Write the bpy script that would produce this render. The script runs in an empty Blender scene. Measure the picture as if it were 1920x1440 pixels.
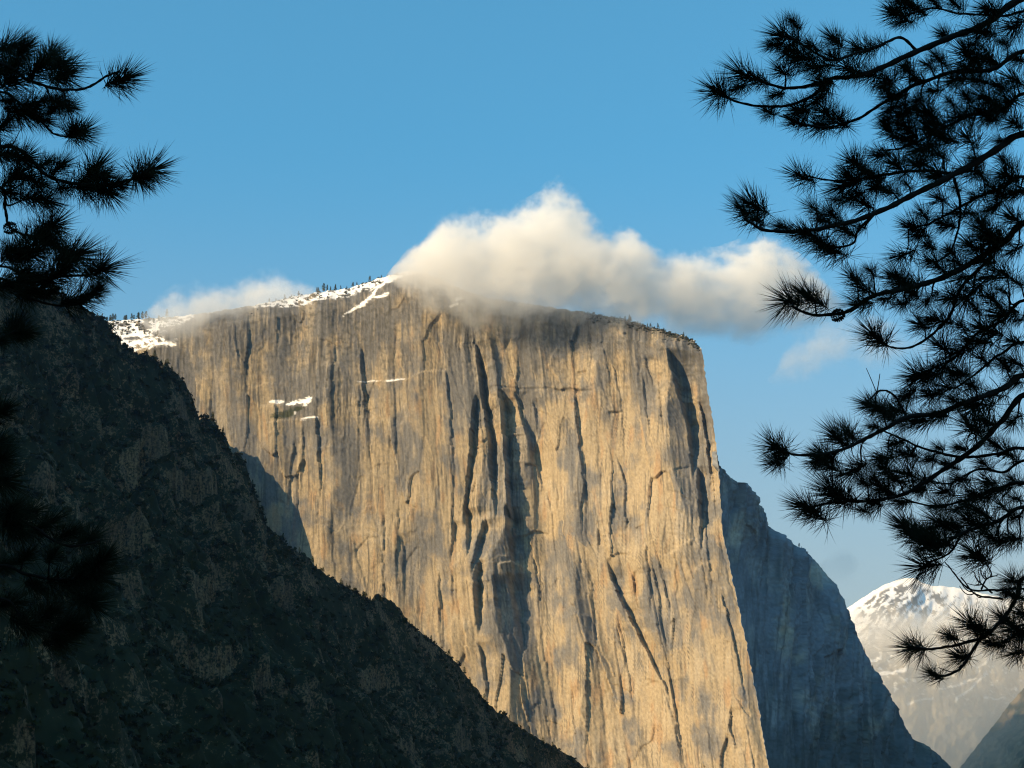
import bpy, math, random, time
import numpy as np
from mathutils import Vector
T0 = time.time()
SC = bpy.context.scene
COL = SC.collection
R = math.radians

# ------------------------------------------------------------------ camera, sky, sun, exposure
FPX = 960 / math.tan(R(16))            # focal length in pixels of the 1920 px wide photograph
HZ = 1560                              # image row of the level horizon (below the frame)
PITCH = math.atan((HZ - 720) / FPX)
cam = bpy.data.cameras.new('camera')
cam.sensor_width = 36
cam.angle = R(32)
cam.clip_start, cam.clip_end = 0.1, 90000
cam_o = bpy.data.objects.new('camera', cam)
cam_o.rotation_euler = (math.pi / 2 + PITCH, 0, 0)
COL.objects.link(cam_o)
SC.camera = cam_o

SUN_AZ, SUN_EL = 60, 22                # degrees left of straight behind the camera; elevation
sun_dir = np.array([-math.sin(R(SUN_AZ)) * math.cos(R(SUN_EL)), -math.cos(R(SUN_AZ)) * math.cos(R(SUN_EL)), math.sin(R(SUN_EL))])
world = bpy.data.worlds.new('World')
SC.world = world
world.use_nodes = True
wn, wl = world.node_tree.nodes, world.node_tree.links
sky = wn.new('ShaderNodeTexSky')
sky.sky_type = 'NISHITA'
sky.sun_disc = False
sky.sun_elevation = R(SUN_EL)
sky.sun_rotation = R(180 + SUN_AZ)
sky.altitude = 1400
sky.air_density, sky.dust_density, sky.ozone_density = 1.0, 0.3, 1.0
tc = wn.new('ShaderNodeTexCoord')
mp = wn.new('ShaderNodeMapping')
mp.inputs['Scale'].default_value = (1, 1, 0.72)
mp.inputs['Location'].default_value = (0, 0, 0.26)
wl.new(tc.outputs['Generated'], mp.inputs['Vector'])
wl.new(mp.outputs[0], sky.inputs['Vector'])
tint = wn.new('ShaderNodeMix')
tint.data_type, tint.blend_type = 'RGBA', 'MULTIPLY'
tint.inputs['Factor'].default_value = 1
tint.inputs['B'].default_value = (0.54, 1.22, 1.20, 1)
wl.new(sky.outputs[0], tint.inputs['A'])
# pale air low over the horizon, the same all round
sep = wn.new('ShaderNodeSeparateXYZ')
wl.new(tc.outputs['Generated'], sep.inputs[0])
low = wn.new('ShaderNodeMapRange')
low.interpolation_type = 'SMOOTHSTEP'
for k, v in (('From Min', 0.38), ('From Max', 0.02), ('To Min', 0.0), ('To Max', 1.0)):
    low.inputs[k].default_value = v
wl.new(sep.outputs['Z'], low.inputs['Value'])
pale = wn.new('ShaderNodeMix')
pale.data_type = 'RGBA'
wl.new(low.outputs['Result'], pale.inputs['Factor'])
wl.new(tint.outputs['Result'], pale.inputs['A'])
pale.inputs['B'].default_value = (2.15, 2.35, 2.12, 1)
wl.new(pale.outputs['Result'], wn['Background'].inputs['Color'])
wn['Background'].inputs['Strength'].default_value = 0.15

sun = bpy.data.lights.new('sun', 'SUN')
sun.energy, sun.angle, sun.color = 5.0, R(0.5), (1.0, 0.735, 0.405)
sun_o = bpy.data.objects.new('sun', sun)
sun_o.rotation_euler = Vector(tuple(-sun_dir)).to_track_quat('-Z', 'Y').to_euler()
COL.objects.link(sun_o)

SC.view_settings.view_transform = 'Standard'
SC.view_settings.look = 'None'
SC.view_settings.exposure = 0.6
SC.view_settings.gamma = 1
SC.render.engine = 'CYCLES'
SC.cycles.use_denoising = True
SC.cycles.volume_bounces = 14
SC.cycles.max_bounces = 16
SC.cycles.diffuse_bounces = 2
SC.cycles.transparent_max_bounces = 8
SC.cycles.volume_max_steps = 256
SC.cycles.filter_width = 1.15

HAZE = 1.6e-5                          # haze per metre
CLOUDS = True

# ------------------------------------------------------------------ helpers
CP, SP = math.cos(PITCH), math.sin(PITCH)

def at(px, py, Y):
    """pixels of the photograph and a distance north -> points of the world"""
    px, py, Y = np.broadcast_arrays(np.asarray(px, float), np.asarray(py, float), np.asarray(Y, float))
    a, b = (px - 960) / FPX, (720 - py) / FPX
    dy = CP - b * SP
    k = Y / dy
    return np.stack([a * k, Y, (SP + b * CP) * k], -1)

def to_px(P):
    f = P[..., 1] * CP + P[..., 2] * SP
    u = -P[..., 1] * SP + P[..., 2] * CP
    return 960 + FPX * P[..., 0] / f, 720 - FPX * u / f

_tab = np.random.default_rng(1)
_G = _tab.uniform(0, 2 * math.pi, 65536)
_GC, _GS = np.cos(_G).astype(np.float32), np.sin(_G).astype(np.float32)
_H = _tab.random(65536).astype(np.float32)

def key(ix, iy, seed):
    return ((ix + seed * 71) & 255) * 256 + ((iy + seed * 113 + (ix >> 8) * 37) & 255)

def hsh(ix, iy, seed):
    return _H[key(ix.astype(np.int32), iy.astype(np.int32), seed)]

def noise(x, y, seed=0):
    """gradient noise, about -1..1"""
    x, y = np.asarray(x, np.float32), np.asarray(y, np.float32)
    x0, y0 = np.floor(x), np.floor(y)
    fx, fy = x - x0, y - y0
    ix, iy = x0.astype(np.int32), y0.astype(np.int32)
    ux, uy = fx * fx * (3 - 2 * fx), fy * fy * (3 - 2 * fy)
    def g(dx, dy):
        k = key(ix + dx, iy + dy, seed)
        return _GC[k] * (fx - dx) + _GS[k] * (fy - dy)
    a = g(0, 0)
    a = a + (g(1, 0) - a) * ux
    b = g(0, 1)
    b = b + (g(1, 1) - b) * ux
    return (a + (b - a) * uy) * 1.5

def fbm(x, y, octaves=4, seed=0, gain=0.5):
    s, a, t = 0, 1.0, 0
    for o in range(octaves):
        s = s + a * noise(x * 2 ** o, y * 2 ** o, seed + o * 17)
        t += a
        a *= gain
    return s / t

def ridged(x, y, octaves=4, seed=0, gain=0.55):
    s, a, t = 0, 1.0, 0
    for o in range(octaves):
        s = s + a * (1 - np.abs(noise(x * 2 ** o, y * 2 ** o, seed + o * 31)) * 1.6)
        t += a
        a *= gain
    return s / t

def cells(x, y, seed=0):
    """Worley cells: nearest distance, second distance, vector from the cell's point, three random numbers of the cell"""
    x, y = np.asarray(x, np.float32), np.asarray(y, np.float32)
    x0, y0 = np.floor(x), np.floor(y)
    f1 = np.full(x.shape, 9.0, np.float32)
    f2 = np.full(x.shape, 9.0, np.float32)
    vx, vy, cx, cy = (np.zeros(x.shape, np.float32) for _ in range(4))
    for i in (-1, 0, 1):
        for j in (-1, 0, 1):
            gx, gy = x0 + i, y0 + j
            dx = x - gx - hsh(gx, gy, seed)
            dy = y - gy - hsh(gx, gy, seed + 1)
            d = dx * dx + dy * dy
            n = d < f1
            f2 = np.where(n, f1, np.minimum(f2, d))
            f1 = np.where(n, d, f1)
            vx, vy = np.where(n, dx, vx), np.where(n, dy, vy)
            cx, cy = np.where(n, gx, cx), np.where(n, gy, cy)
    return np.sqrt(f1), np.sqrt(f2), vx, vy, hsh(cx, cy, seed + 2), hsh(cx, cy, seed + 3), hsh(cx, cy, seed + 4)

def sst(a, b, x):
    t = np.clip((x - a) / (b - a), 0, 1)
    return t * t * (3 - 2 * t)

def interp(x, pts):
    p = np.array(pts, float)
    return np.interp(x, p[:, 0], p[:, 1])

def grid_mesh(name, P, masks=None, flow=None, flip=False, tint=None):
    ny, nx = P.shape[:2]
    me = bpy.data.meshes.new(name)
    n = nx * ny
    me.vertices.add(n)
    me.vertices.foreach_set('co', P.reshape(-1).astype(np.float32))
    i = np.arange(n).reshape(ny, nx)
    q = np.stack([i[:-1, :-1], i[1:, :-1], i[1:, 1:], i[:-1, 1:]], -1).reshape(-1, 4)
    if flip:
        q = q[:, ::-1]
    m = len(q)
    me.loops.add(m * 4)
    me.loops.foreach_set('vertex_index', np.ascontiguousarray(q).reshape(-1).astype(np.int32))
    me.polygons.add(m)
    me.polygons.foreach_set('loop_start', np.arange(0, m * 4, 4, dtype=np.int32))
    me.update(calc_edges=True)
    if masks is not None:
        a = me.attributes.new('mask', 'FLOAT_COLOR', 'POINT')
        d = np.ones((n, 4), np.float32)
        for k, mk in enumerate(masks):
            d[:, k] = np.clip(mk, 0, 1).reshape(-1)
        a.data.foreach_set('color', d.reshape(-1))
    if tint is not None:
        a = me.attributes.new('tint', 'FLOAT_COLOR', 'POINT')
        d = np.ones((n, 4), np.float32)
        d[:, :3] = tint.reshape(-1, 3)
        a.data.foreach_set('color', d.reshape(-1))
    if flow is not None:
        a = me.attributes.new('flow', 'FLOAT_VECTOR', 'POINT')
        d = np.zeros((n, 3), np.float32)
        d[:, 0], d[:, 1] = flow[0].reshape(-1), flow[1].reshape(-1)
        a.data.foreach_set('vector', d.reshape(-1))
    return me

def soup_mesh(name, V, Fc):
    """V n x 3, Fc m x k faces of one size"""
    me = bpy.data.meshes.new(name)
    me.vertices.add(len(V))
    me.vertices.foreach_set('co', np.asarray(V, np.float32).reshape(-1))
    Fc = np.asarray(Fc, np.int32)
    k = Fc.shape[1]
    me.loops.add(len(Fc) * k)
    me.loops.foreach_set('vertex_index', np.ascontiguousarray(Fc).reshape(-1))
    me.polygons.add(len(Fc))
    me.polygons.foreach_set('loop_start', np.arange(0, len(Fc) * k, k, dtype=np.int32))
    me.update(calc_edges=True)
    return me

def link(name, data, mat=None, parent=None, label=None, cat=None, group=None, kind=None):
    o = bpy.data.objects.new(name, data)
    COL.objects.link(o)
    if mat is not None and data is not None and not data.materials:
        data.materials.append(mat)
    if parent is not None:
        o.parent = parent
    for k, v in (('label', label), ('category', cat), ('group', group), ('kind', kind)):
        if v:
            o[k] = v
    return o

class NT:
    """small node helper"""
    def __init__(self, name):
        self.m = bpy.data.materials.new(name)
        self.m.use_nodes = True
        self.n, self.l = self.m.node_tree.nodes, self.m.node_tree.links
        self.bsdf = self.n['Principled BSDF']
        self.bsdf.inputs['Roughness'].default_value = 0.9
        self.bsdf.inputs['Specular IOR Level'].default_value = 0.15
        self.out = self.n['Material Output']
    def new(self, t, **kw):
        x = self.n.new('ShaderNode' + t)
        for k, v in kw.items():
            setattr(x, k, v)
        return x
    def put(self, sock, v):
        if isinstance(v, bpy.types.NodeSocket):
            self.l.new(v, sock)
        else:
            sock.default_value = v
    def math(self, op, a, b=0.0, c=0.0, clamp=False):
        x = self.new('Math', operation=op, use_clamp=clamp)
        for s, v in zip(x.inputs, (a, b, c)):
            self.put(s, v)
        return x.outputs[0]
    def mix(self, f, a, b, blend='MIX'):
        x = self.new('Mix', data_type='RGBA', blend_type=blend)
        self.put(x.inputs['Factor'], f)
        for s, v in ((x.inputs['A'], a), (x.inputs['B'], b)):
            self.put(s, v if isinstance(v, bpy.types.NodeSocket) else (*v, 1) if len(v) == 3 else v)
        return x.outputs['Result']
    def attr(self, name):
        return self.new('Attribute', attribute_name=name)
    def noise(self, vec, scale, detail=4, rough=0.55, dim='3D'):
        x = self.new('TexNoise', noise_dimensions=dim)
        if vec is not None:
            self.l.new(vec, x.inputs['Vector'])
        x.inputs['Scale'].default_value, x.inputs['Detail'].default_value, x.inputs['Roughness'].default_value = scale, detail, rough
        return x.outputs['Fac']
    def mapping(self, vec, scale=(1, 1, 1), loc=(0, 0, 0)):
        x = self.new('Mapping')
        self.l.new(vec, x.inputs['Vector'])
        x.inputs['Scale'].default_value, x.inputs['Location'].default_value = scale, loc
        return x.outputs[0]
    def ramp(self, f, stops):
        x = self.new('ValToRGB')
        e = x.color_ramp.elements
        while len(e) < len(stops):
            e.new(0.5)
        for el, (p, c) in zip(e, stops):
            el.position, el.color = p, ((c, c, c, 1) if not isinstance(c, tuple) else (*c, 1))
        self.l.new(f, x.inputs[0])
        return x.outputs[0]

# ------------------------------------------------------------------ materials of the terrain
def granite_material():
    """the rock's own colours come with the mesh; the nodes add mineral grain"""
    t = NT('granite')
    pos = t.new('NewGeometry').outputs['Position']
    grain = t.noise(pos, 0.45, 5, 0.7)
    c = t.mix(1.0, t.attr('tint').outputs['Color'], t.ramp(grain, [(0.25, 0.80), (0.75, 1.18)]), 'MULTIPLY')
    t.l.new(c, t.bsdf.inputs['Base Color'])
    return t.m
M_GRANITE = granite_material()

def granite_tint(x, y, gold, stain, snow, slab=0.0, seed=0, pale=0.55):
    """albedo of stained granite: grey and golden slabs, pale and dark water streaks, rust, snow"""
    wx = x + 10 * fbm(x / 70, y / 160, 3, 1001 + seed)
    g = gold + 1.1 * fbm(wx / 75, y / 110, 4, 1011 + seed) + 0.75 * fbm(x / 38, y / 42, 4, 1013 + seed) + 1.2 * slab
    g = sst(0.12, 0.80, g)[..., None]
    lerp = lambda a, b, f: a + (np.array(b) - a) * f
    c = lerp(np.array([0.180, 0.172, 0.163]), (0.380, 0.302, 0.198), g)
    c = lerp(c, (0.44, 0.365, 0.26), (pale * sst(0.06, 0.42, 0.7 * fbm(wx / 9, y / 80, 3, 1021 + seed) + 0.8 * fbm(x / 55, y / 80, 3, 1031 + seed)))[..., None])
    c = lerp(c, (0.36, 0.20, 0.095), (0.42 * sst(0.14, 0.44, fbm(wx / 15, y / 70, 3, 1041 + seed) + 0.3 * fbm(x / 90, y / 90, 2, 1043 + seed)))[..., None] * g)
    dk = sst(0.0, 0.30, 0.9 * fbm(wx / 7, y / 190, 4, 1051 + seed) + 0.42 * stain - 0.30)
    c = lerp(c, (0.075, 0.070, 0.062), (0.74 * dk * (0.35 + 0.65 * sst(-0.2, 0.2, fbm(x / 70, y / 85, 3, 1087 + seed))))[..., None])
    fine = sst(0.05, 0.35, fbm(wx / 2.6, y / 120, 2, 1081 + seed) + 0.4 * fbm(x / 40, y / 90, 2, 1083 + seed) - 0.05)
    smooth = sst(-0.22, 0.18, fbm(x / 62, y / 66, 3, 1085 + seed))          # some slabs carry no streaks
    c = lerp(c, (0.10, 0.090, 0.075), (0.72 * fine * (0.35 + 0.65 * smooth))[..., None])
    lich = stain * sst(0.0, 0.3, fbm(x / 9, y / 8, 4, 1061 + seed))
    c = lerp(c, (0.090, 0.085, 0.068), (0.6 * np.clip(lich, 0, 1))[..., None])
    c = c * (0.97 + 0.40 * fbm(x / 3.0, y / 5.5, 3, 1071 + seed, 0.65))[..., None]
    c = lerp(c, (0.84, 0.82, 0.80), np.clip(snow, 0, 1)[..., None])
    return np.clip(c, 0.01, 0.9)

def wood_slope_material():
    t = NT('scrub_slope')
    msk = t.new('SeparateColor')
    t.l.new(t.attr('mask').outputs['Color'], msk.inputs[0])
    pos = t.new('NewGeometry').outputs['Position']
    n1 = t.noise(pos, 0.012, 6, 0.6)
    n2 = t.noise(pos, 0.09, 6, 0.65)
    n3 = t.noise(pos, 0.35, 4, 0.6)
    n4 = t.noise(t.mapping(pos, (1, 1, 0.22)), 0.30, 5, 0.65)
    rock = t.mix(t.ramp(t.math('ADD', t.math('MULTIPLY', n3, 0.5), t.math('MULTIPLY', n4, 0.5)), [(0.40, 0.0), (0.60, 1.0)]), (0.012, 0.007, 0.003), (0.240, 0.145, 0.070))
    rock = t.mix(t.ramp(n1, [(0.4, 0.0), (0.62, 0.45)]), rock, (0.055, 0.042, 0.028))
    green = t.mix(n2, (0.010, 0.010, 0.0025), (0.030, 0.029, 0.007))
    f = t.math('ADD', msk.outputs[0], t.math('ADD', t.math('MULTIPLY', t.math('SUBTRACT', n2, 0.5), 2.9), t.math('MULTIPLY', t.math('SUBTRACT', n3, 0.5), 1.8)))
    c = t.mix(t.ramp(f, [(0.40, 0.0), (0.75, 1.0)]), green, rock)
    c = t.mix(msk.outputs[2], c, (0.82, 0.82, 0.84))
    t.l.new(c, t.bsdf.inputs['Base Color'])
    return t.m
M_SLOPE = wood_slope_material()

# ------------------------------------------------------------------ the great granite cliff
SKYLINE = [(-120, 625), (100, 612), (205, 602), (260, 598), (330, 594), (400, 585), (470, 574), (520, 563), (560, 553), (600, 548), (650, 541),
           (690, 529), (730, 517), (770, 508), (800, 513), (840, 528), (870, 545), (920, 560), (1000, 572), (1100, 586), (1150, 596),
           (1200, 608), (1250, 622), (1285, 631), (1304, 639), (1316, 655)]
NOSE = [(560, 1300), (640, 1312), (655, 1316), (700, 1322), (760, 1331), (800, 1337), (870, 1347), (1000, 1355), (1100, 1377), (1200, 1398), (1300, 1418), (1440, 1441), (1720, 1490)]
DEPTH = [(-120, 3830), (180, 3760), (350, 3705), (480, 3660), (560, 3640), (700, 3600), (800, 3560), (868, 3530), (905, 3540), (945, 3552), (985, 3550),
         (1040, 3530), (1150, 3465), (1250, 3410), (1316, 3375)]
LEAN = [(500, 0), (900, -10), (1100, -28), (1300, -62), (1440, -95), (1720, -180)]

def nose_at(v):
    return interp(v, NOSE) + 2.2 * noise(v / 19, v * 0, 15) + 1.5 * noise(v / 6.5, v * 0, 16)

NX, NY = 900, 680
PYB = 1720
s_ = np.linspace(-120, 1316, NX)
t_ = np.linspace(0, 1, NY) ** 1.06
U = np.broadcast_to(s_, (NY, NX)).copy()
top = interp(s_, SKYLINE) + (1.8 + 1.6 * sst(1000, 1150, s_)) * noise(s_ / 13, s_ * 0, 13) + 1.3 * noise(s_ / 4, s_ * 0, 14)
V = top + (PYB - top) * t_[:, None]
shift = interp(V, NOSE) - 1316
notch = (nose_at(V) - interp(V, NOSE)) * sst(1240, 1316, U)                    # the nose edge leans outward below
right = sst(150, 1316, U)
PX = U + shift * np.where(V > 640, right ** 1.3, 0) + notch
BASE = interp(U, DEPTH) + interp(V, LEAN) * (0.4 + 0.6 * right)
# rounded, gentler ground just under the skyline
hz = interp(U, [(-120, 70), (205, 62), (330, 58), (420, 26), (480, 30), (600, 34), (760, 42), (850, 40), (1000, 34), (1200, 34), (1290, 26), (1316, 14)])
rc = interp(U, [(-120, 150), (205, 150), (330, 130), (430, 60), (500, 70), (760, 85), (850, 70), (1000, 50), (1200, 60), (1290, 35), (1316, 8)])
dtop = V - top[None, :]
kk = np.clip(1 - dtop / hz, 0, 1)
BASE = BASE + rc * kk ** 1.6

# relief in metres along the outward normal of the face
wu = U + 6 * fbm(U / 90, V / 320, 2, 5)
D = np.zeros_like(U)
calm = sst(-0.25, 0.35, fbm(U / 110, V / 170, 3, 12)) * (0.55 + 0.45 * sst(760, 900, U))           # some of the face is smooth slab, some broken
D += 15 * fbm(wu / 130, V / 700, 2, 11)
D += (2 + 6 * calm) * (ridged(wu / 85, V / 520, 2, 21) - 0.5)
D += (0.5 + 0.5 * sst(820, 900, U)) * (30 * (ridged(wu / 150 + 0.35 * noise(U / 200, V / 240, 31), V / 520, 1, 33) - 0.5) + 15 * fbm(wu / 72, V / 260, 2, 34))
SLAB0 = 0.35 * fbm(wu / 80, V / 210, 2, 35)
f1, f2, vx, vy, r1, r2, r3 = cells(wu / 46 + 0.12 * noise(U / 40, V / 90, 3), V / 300 + 0.15 * noise(U / 30, V / 90, 4), 41)
D += (0.3 + 0.7 * calm) * (7 * (r1 - 0.5) + 20 * vx * (r2 - 0.5)) + 12 * vy * (r3 - 0.3)
SLAB = SLAB0 + 0.34 * (r3 - 0.5)
f1, f2, vx, vy, r1, r2, r3 = cells(wu / 15 + 0.10 * noise(U / 15, V / 60, 6), V / 150 + 0.2 * noise(U / 18, V / 30, 7), 61)
D += (0.12 + 0.88 * calm) * (2.6 * (r1 - 0.5) + 5.4 * vx * (r2 - 0.5) + 3 * vy * (r3 - 0.35))
D -= (0.1 + 0.6 * calm) * (1 - sst(0.0, 0.10, f2 - f1))
SLAB += 0.36 * (r3 - 0.5)
f1, f2, vx, vy, r1, r2, r3 = cells(wu / 5.5 + 0.2 * noise(U / 9, V / 20, 8), V / 60 + 0.4 * noise(U / 8, V / 12, 9), 81)
D += (0.35 + 0.65 * calm) * (1.4 * (r1 - 0.5) + 2.6 * vx * (r2 - 0.5)) + 1.6 * vy * (r3 - 0.3)
SLAB += 0.18 * (r3 - 0.5)
rough = 0.5 + 0.5 * sst(-0.2, 0.4, fbm(U / 120, V / 120, 3, 91))
D += rough * (1.3 * ridged(wu / 8, V / 150, 3, 101) + 1.7 * fbm(U / 6, V / 11, 4, 111, 0.6))
# fine vertical flutes on the western half
fl = sst(420, 520, U) * (1 - sst(820, 880, U)) + 0.35
D += 1.7 * fl * (0.3 + 0.7 * sst(-.1, .4, fbm(U / 60, V / 150, 2, 122))) * ridged(wu / 12, V / 300, 2, 121)

def window(x0, x1, y0, y1):
    """index window of the face grid that holds a box of pixels"""
    c = np.where((PX.max(0) >= x0) & (PX.min(0) <= x1))[0]
    r = np.where((V.max(1) >= y0) & (V.min(1) <= y1))[0]
    return slice(r[0], r[-1] + 1), slice(c[0], c[-1] + 1)

def step(pts, d, w=3.0, decay=45.0, tap=28.0):
    """a corner along a crack line: the rock right of the line stands d metres back (d<0: forward)"""
    p = np.array(pts, float)
    win = window(p[:, 0].min() - 9, p[:, 0].max() + w + 5 * decay, p[0, 1] - tap, p[-1, 1] + tap)
    v = V[win]
    xl = np.interp(v, p[:, 1], p[:, 0])
    kq = np.floor((v + 6 * noise(v / 30, v * 0, 134)) / 17)
    xl = xl + 0.9 * noise(v / 3.5, v * 0, 131) + 3.4 * (hsh(kq, kq * 0 + int(p[0, 0]), 135) - 0.5)
    dx = PX[win] - xl
    span = p[-1, 1] - p[0, 1]
    tp = sst(p[0, 1] - 3, p[0, 1] + 6 + 0.12 * span, v) * (1 - sst(p[-1, 1] - 0.45 * span, p[-1, 1] + tap, v))
    dd = d * (1 + 0.25 * noise(v / 21, v * 0 + p[0, 0], 133))
    back_ = np.clip(1 - np.clip(dx - w, 0, None) / (2.2 * decay), 0, 1)
    D[win] -= dd * tp ** 0.6 * sst(0, w, dx) * back_ ** 1.3

STEPS = [
    ([(885, 735), (880, 780), (875, 850), (868, 920), (864, 965)], 17, 3, 12),
    ([(887, 640), (894, 700), (902, 760), (912, 820), (916, 880), (926, 955)], 24, 3, 15),
    ([(937, 735), (943, 800), (948, 870), (953, 930), (961, 1015)], 28, 3, 18),
    ([(966, 738), (975, 775), (986, 812), (1000, 870), (1012, 905)], 9, 2, 30),
    ([(936, 570), (944, 600), (950, 640)], 14, 3, 30),
    ([(1076, 740), (1082, 790), (1086, 840), (1091, 885), (1097, 930)], 13, 3, 26),
    ([(1100, 620), (1106, 670), (1103, 735)], 6, 3, 40),
    ([(1252, 660), (1262, 705), (1275, 755), (1286, 805), (1294, 870)], 24, 5, 26),
    ([(1307, 745), (1315, 790), (1322, 840), (1327, 900)], 17, 4, 24),
    ([(1303, 870), (1308, 930), (1314, 1010)], 19, 4, 22),
    ([(1328, 870), (1334, 920), (1341, 965)], 9, 3, 20),
    ([(1207, 665), (1221, 720)], 7, 2, 24),
    ([(1160, 740), (1168, 845)], 6, 2, 30),
    ([(1000, 750), (1004, 805)], 9, 3, 24),
    ([(1150, 850), (1168, 900), (1172, 1010)], 10, 3, 30),
    ([(1040, 900), (1046, 960), (1052, 1040)], 6, 2, 20),
    ([(846, 975), (842, 1020), (840, 1040)], 15, 4, 20),
    ([(820, 1070), (820, 1110), (821, 1170)], 10, 3, 18),
    ([(842, 1065), (844, 1100), (847, 1135)], 10, 3, 20),
    ([(864, 950), (870, 985), (872, 1020)], 15, 4, 24),
    ([(899, 975), (889, 1020), (885, 1055)], 14, 4, 24),
    ([(892, 1050), (888, 1110), (894, 1165)], 20, 5, 16),
    ([(921, 1080), (930, 1130), (938, 1170)], 10, 4, 20),
    ([(948, 950), (955, 1010), (962, 1060)], 22, 3, 14),
    ([(946, 1075), (957, 1130), (977, 1215)], 14, 7, 22),
    ([(1005, 1150), (1016, 1220), (1031, 1300), (1050, 1420)], 6, 2, 16),
    ([(1057, 1090), (1057, 1180)], 6, 2, 16),
    ([(1103, 1050), (1115, 1200), (1125, 1300), (1137, 1430)], 5, 2, 16),
    ([(1118, 980), (1120, 1020)], 11, 3, 14),
    ([(1137, 1050), (1146, 1090), (1160, 1120), (1185, 1170), (1210, 1220), (1235, 1268), (1254, 1305)], 17, 4, 20),
    ([(1190, 1068), (1184, 1100)], 12, 4, 18),
    ([(1063, 1262), (1090, 1340), (1122, 1440)], -7, 3, 40),
    ([(985, 990), (998, 1050), (1012, 1115)], -7, 3, 18),
    ([(842, 1150), (850, 1240)], -5, 2, 14),
    ([(868, 1165), (875, 1235)], -5, 2, 14),
    ([(894, 1205), (905, 1260), (911, 1320)], 9, 3, 18),
    ([(743, 590), (736, 680), (739, 800), (736, 905)], 6, 2, 14),
    ([(628, 640), (622, 740), (625, 800)], 5, 2, 16),
    ([(548, 820), (540, 900), (535, 960)], 8, 3, 18),
    ([(566, 800), (560, 900)], 6, 2, 14),
    ([(718, 955), (718, 1110)], 6, 2, 14),
    ([(744, 940), (743, 1110)], 7, 2, 12),
    ([(660, 1010), (664, 1045), (690, 1110)], 5, 2, 30),
    ([(1352, 1110), (1375, 1200), (1395, 1290)], 6, 2, 20),
    ([(1372, 1330), (1368, 1360), (1378, 1400)], 6, 2, 14),
    ([(1245, 1300), (1262, 1350), (1280, 1440)], 5, 2, 20),
    ([(1235, 1050), (1250, 1120), (1262, 1190)], 6, 2, 24),
    ([(1040, 655), (1030, 690), (1060, 735)], -8, 4, 30),
]
for a in STEPS:
    k_ = 1.4 if a[0][0][0] > 1245 or 860 < a[0][0][0] < 970 else 1.25 if a[0][0] == (1137, 1050) else 0.6
    step(a[0], a[1] * k_, *a[2:])
# many lesser corners and cracks following the lean of the rock
rng = np.random.default_rng(17)
for _ in range(120):
    x, y = rng.uniform(330, 1400), rng.uniform(600, 1400)
    n_l = rng.uniform(50, 210) * (1.6 if rng.random() < 0.3 else 1)
    lean_ = np.interp(y, [p[0] for p in NOSE], np.gradient([p[1] for p in NOSE], [p[0] for p in NOSE])) * np.clip((x - 150) / 1166, 0, 1) ** 1.3
    lean_ += rng.normal(0, 0.035)
    big = rng.random() < 0.25
    d = (rng.uniform(4, 7) if big else rng.uniform(0.8, 2.6)) * (1 if rng.random() < 0.68 else -0.8)
    pts = [(x + lean_ * k * n_l + rng.normal(0, 1.5), y + k * n_l) for k in (0, .3, .6, 1)]
    step(pts, d, rng.uniform(1.4, 2.6), rng.uniform(8, 26), rng.uniform(10, 30))

def ledge(pts, d, w=4.0, decay=60.0, tap=14.0):
    """a shelf: the rock under the line stands d metres forward"""
    p = np.array(pts, float)
    win = window(p[0, 0] - tap, p[-1, 0] + tap, p[:, 1].min() - 4, p[:, 1].max() + w + 5 * decay)
    x = PX[win]
    yl = np.interp(x, p[:, 0], p[:, 1]) + 1.5 * noise(x / 8, x * 0, 141)
    dy = V[win] - yl
    tp = sst(p[0, 0] - tap, p[0, 0] + tap, x) * (1 - sst(p[-1, 0] - tap, p[-1, 0] + tap, x))
    D[win] += d * tp * sst(0, w, dy) * np.exp(-np.clip(dy - w, 0, None) / decay)

ledge([(665, 716), (700, 714), (760, 710), (800, 694), (840, 690)], 5, 3)
ledge([(915, 722), (980, 730), (1030, 728), (1080, 732), (1110, 722)], -2.5, 3, 16)
ledge([(1045, 731), (1070, 727), (1110, 730)], -5, 3, 10)
ledge([(490, 756), (530, 750), (560, 752), (595, 742)], 7, 9, 90, 14)
ledge([(495, 792), (540, 782), (605, 784)], 3, 4, 80, 16)
ledge([(1255, 1040), (1300, 1010), (1350, 1015)], 4, 4, 60)
ledge([(985, 1000), (1000, 990), (1020, 994)], -6, 3, 10)
ledge([(938, 1056), (960, 1050), (975, 1058)], 8, 4, 20, 4)
ledge([(1055, 1158), (1080, 1150), (1105, 1154)], 5, 3, 30, 6)
ledge([(1140, 1046), (1160, 1034), (1178, 1036)], -4, 4, 14, 8)
ledge([(662, 1030), (690, 1004), (712, 1006)], -3, 3, 12, 8)
ledge([(758, 1048), (775, 1024), (785, 1022)], -3, 3, 12, 8)
ledge([(1200, 672), (1218, 668), (1240, 676)], -2, 3, 14, 8)
ledge([(1142, 769), (1162, 767)], -6, 2, 8, 3)
ledge([(985, 868), (1002, 868)], -7, 2, 8, 3)
ledge([(1268, 880), (1292, 870)], -3, 3, 10, 6)
ledge([(1083, 696), (1100, 694)], -7, 2, 8, 3)
# a few random small roofs and scars
rng = np.random.default_rng(7)
for _ in range(45):
    x, y = rng.uniform(470, 1380), rng.uniform(620, 1440)
    w = rng.uniform(6, 22)
    a = rng.uniform(-0.6, 0.6)
    ledge([(x - w, y + a * w), (x - w * .2, y - w * .25), (x + w, y - a * w)], rng.choice([-1, -1, 1]) * rng.uniform(1.2, 3.2), 2, rng.uniform(6, 16), w * 0.8)

D *= (0.15 + 0.85 * sst(4, 40, dtop)) * np.where(U > 1290, 0.35 + 0.65 * (1 - sst(1290, 1316, U)), 1)
P = at(PX, V, BASE)
NRM = np.array([-0.24, -0.97, 0.06])
P = P + NRM * D[..., None]
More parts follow.
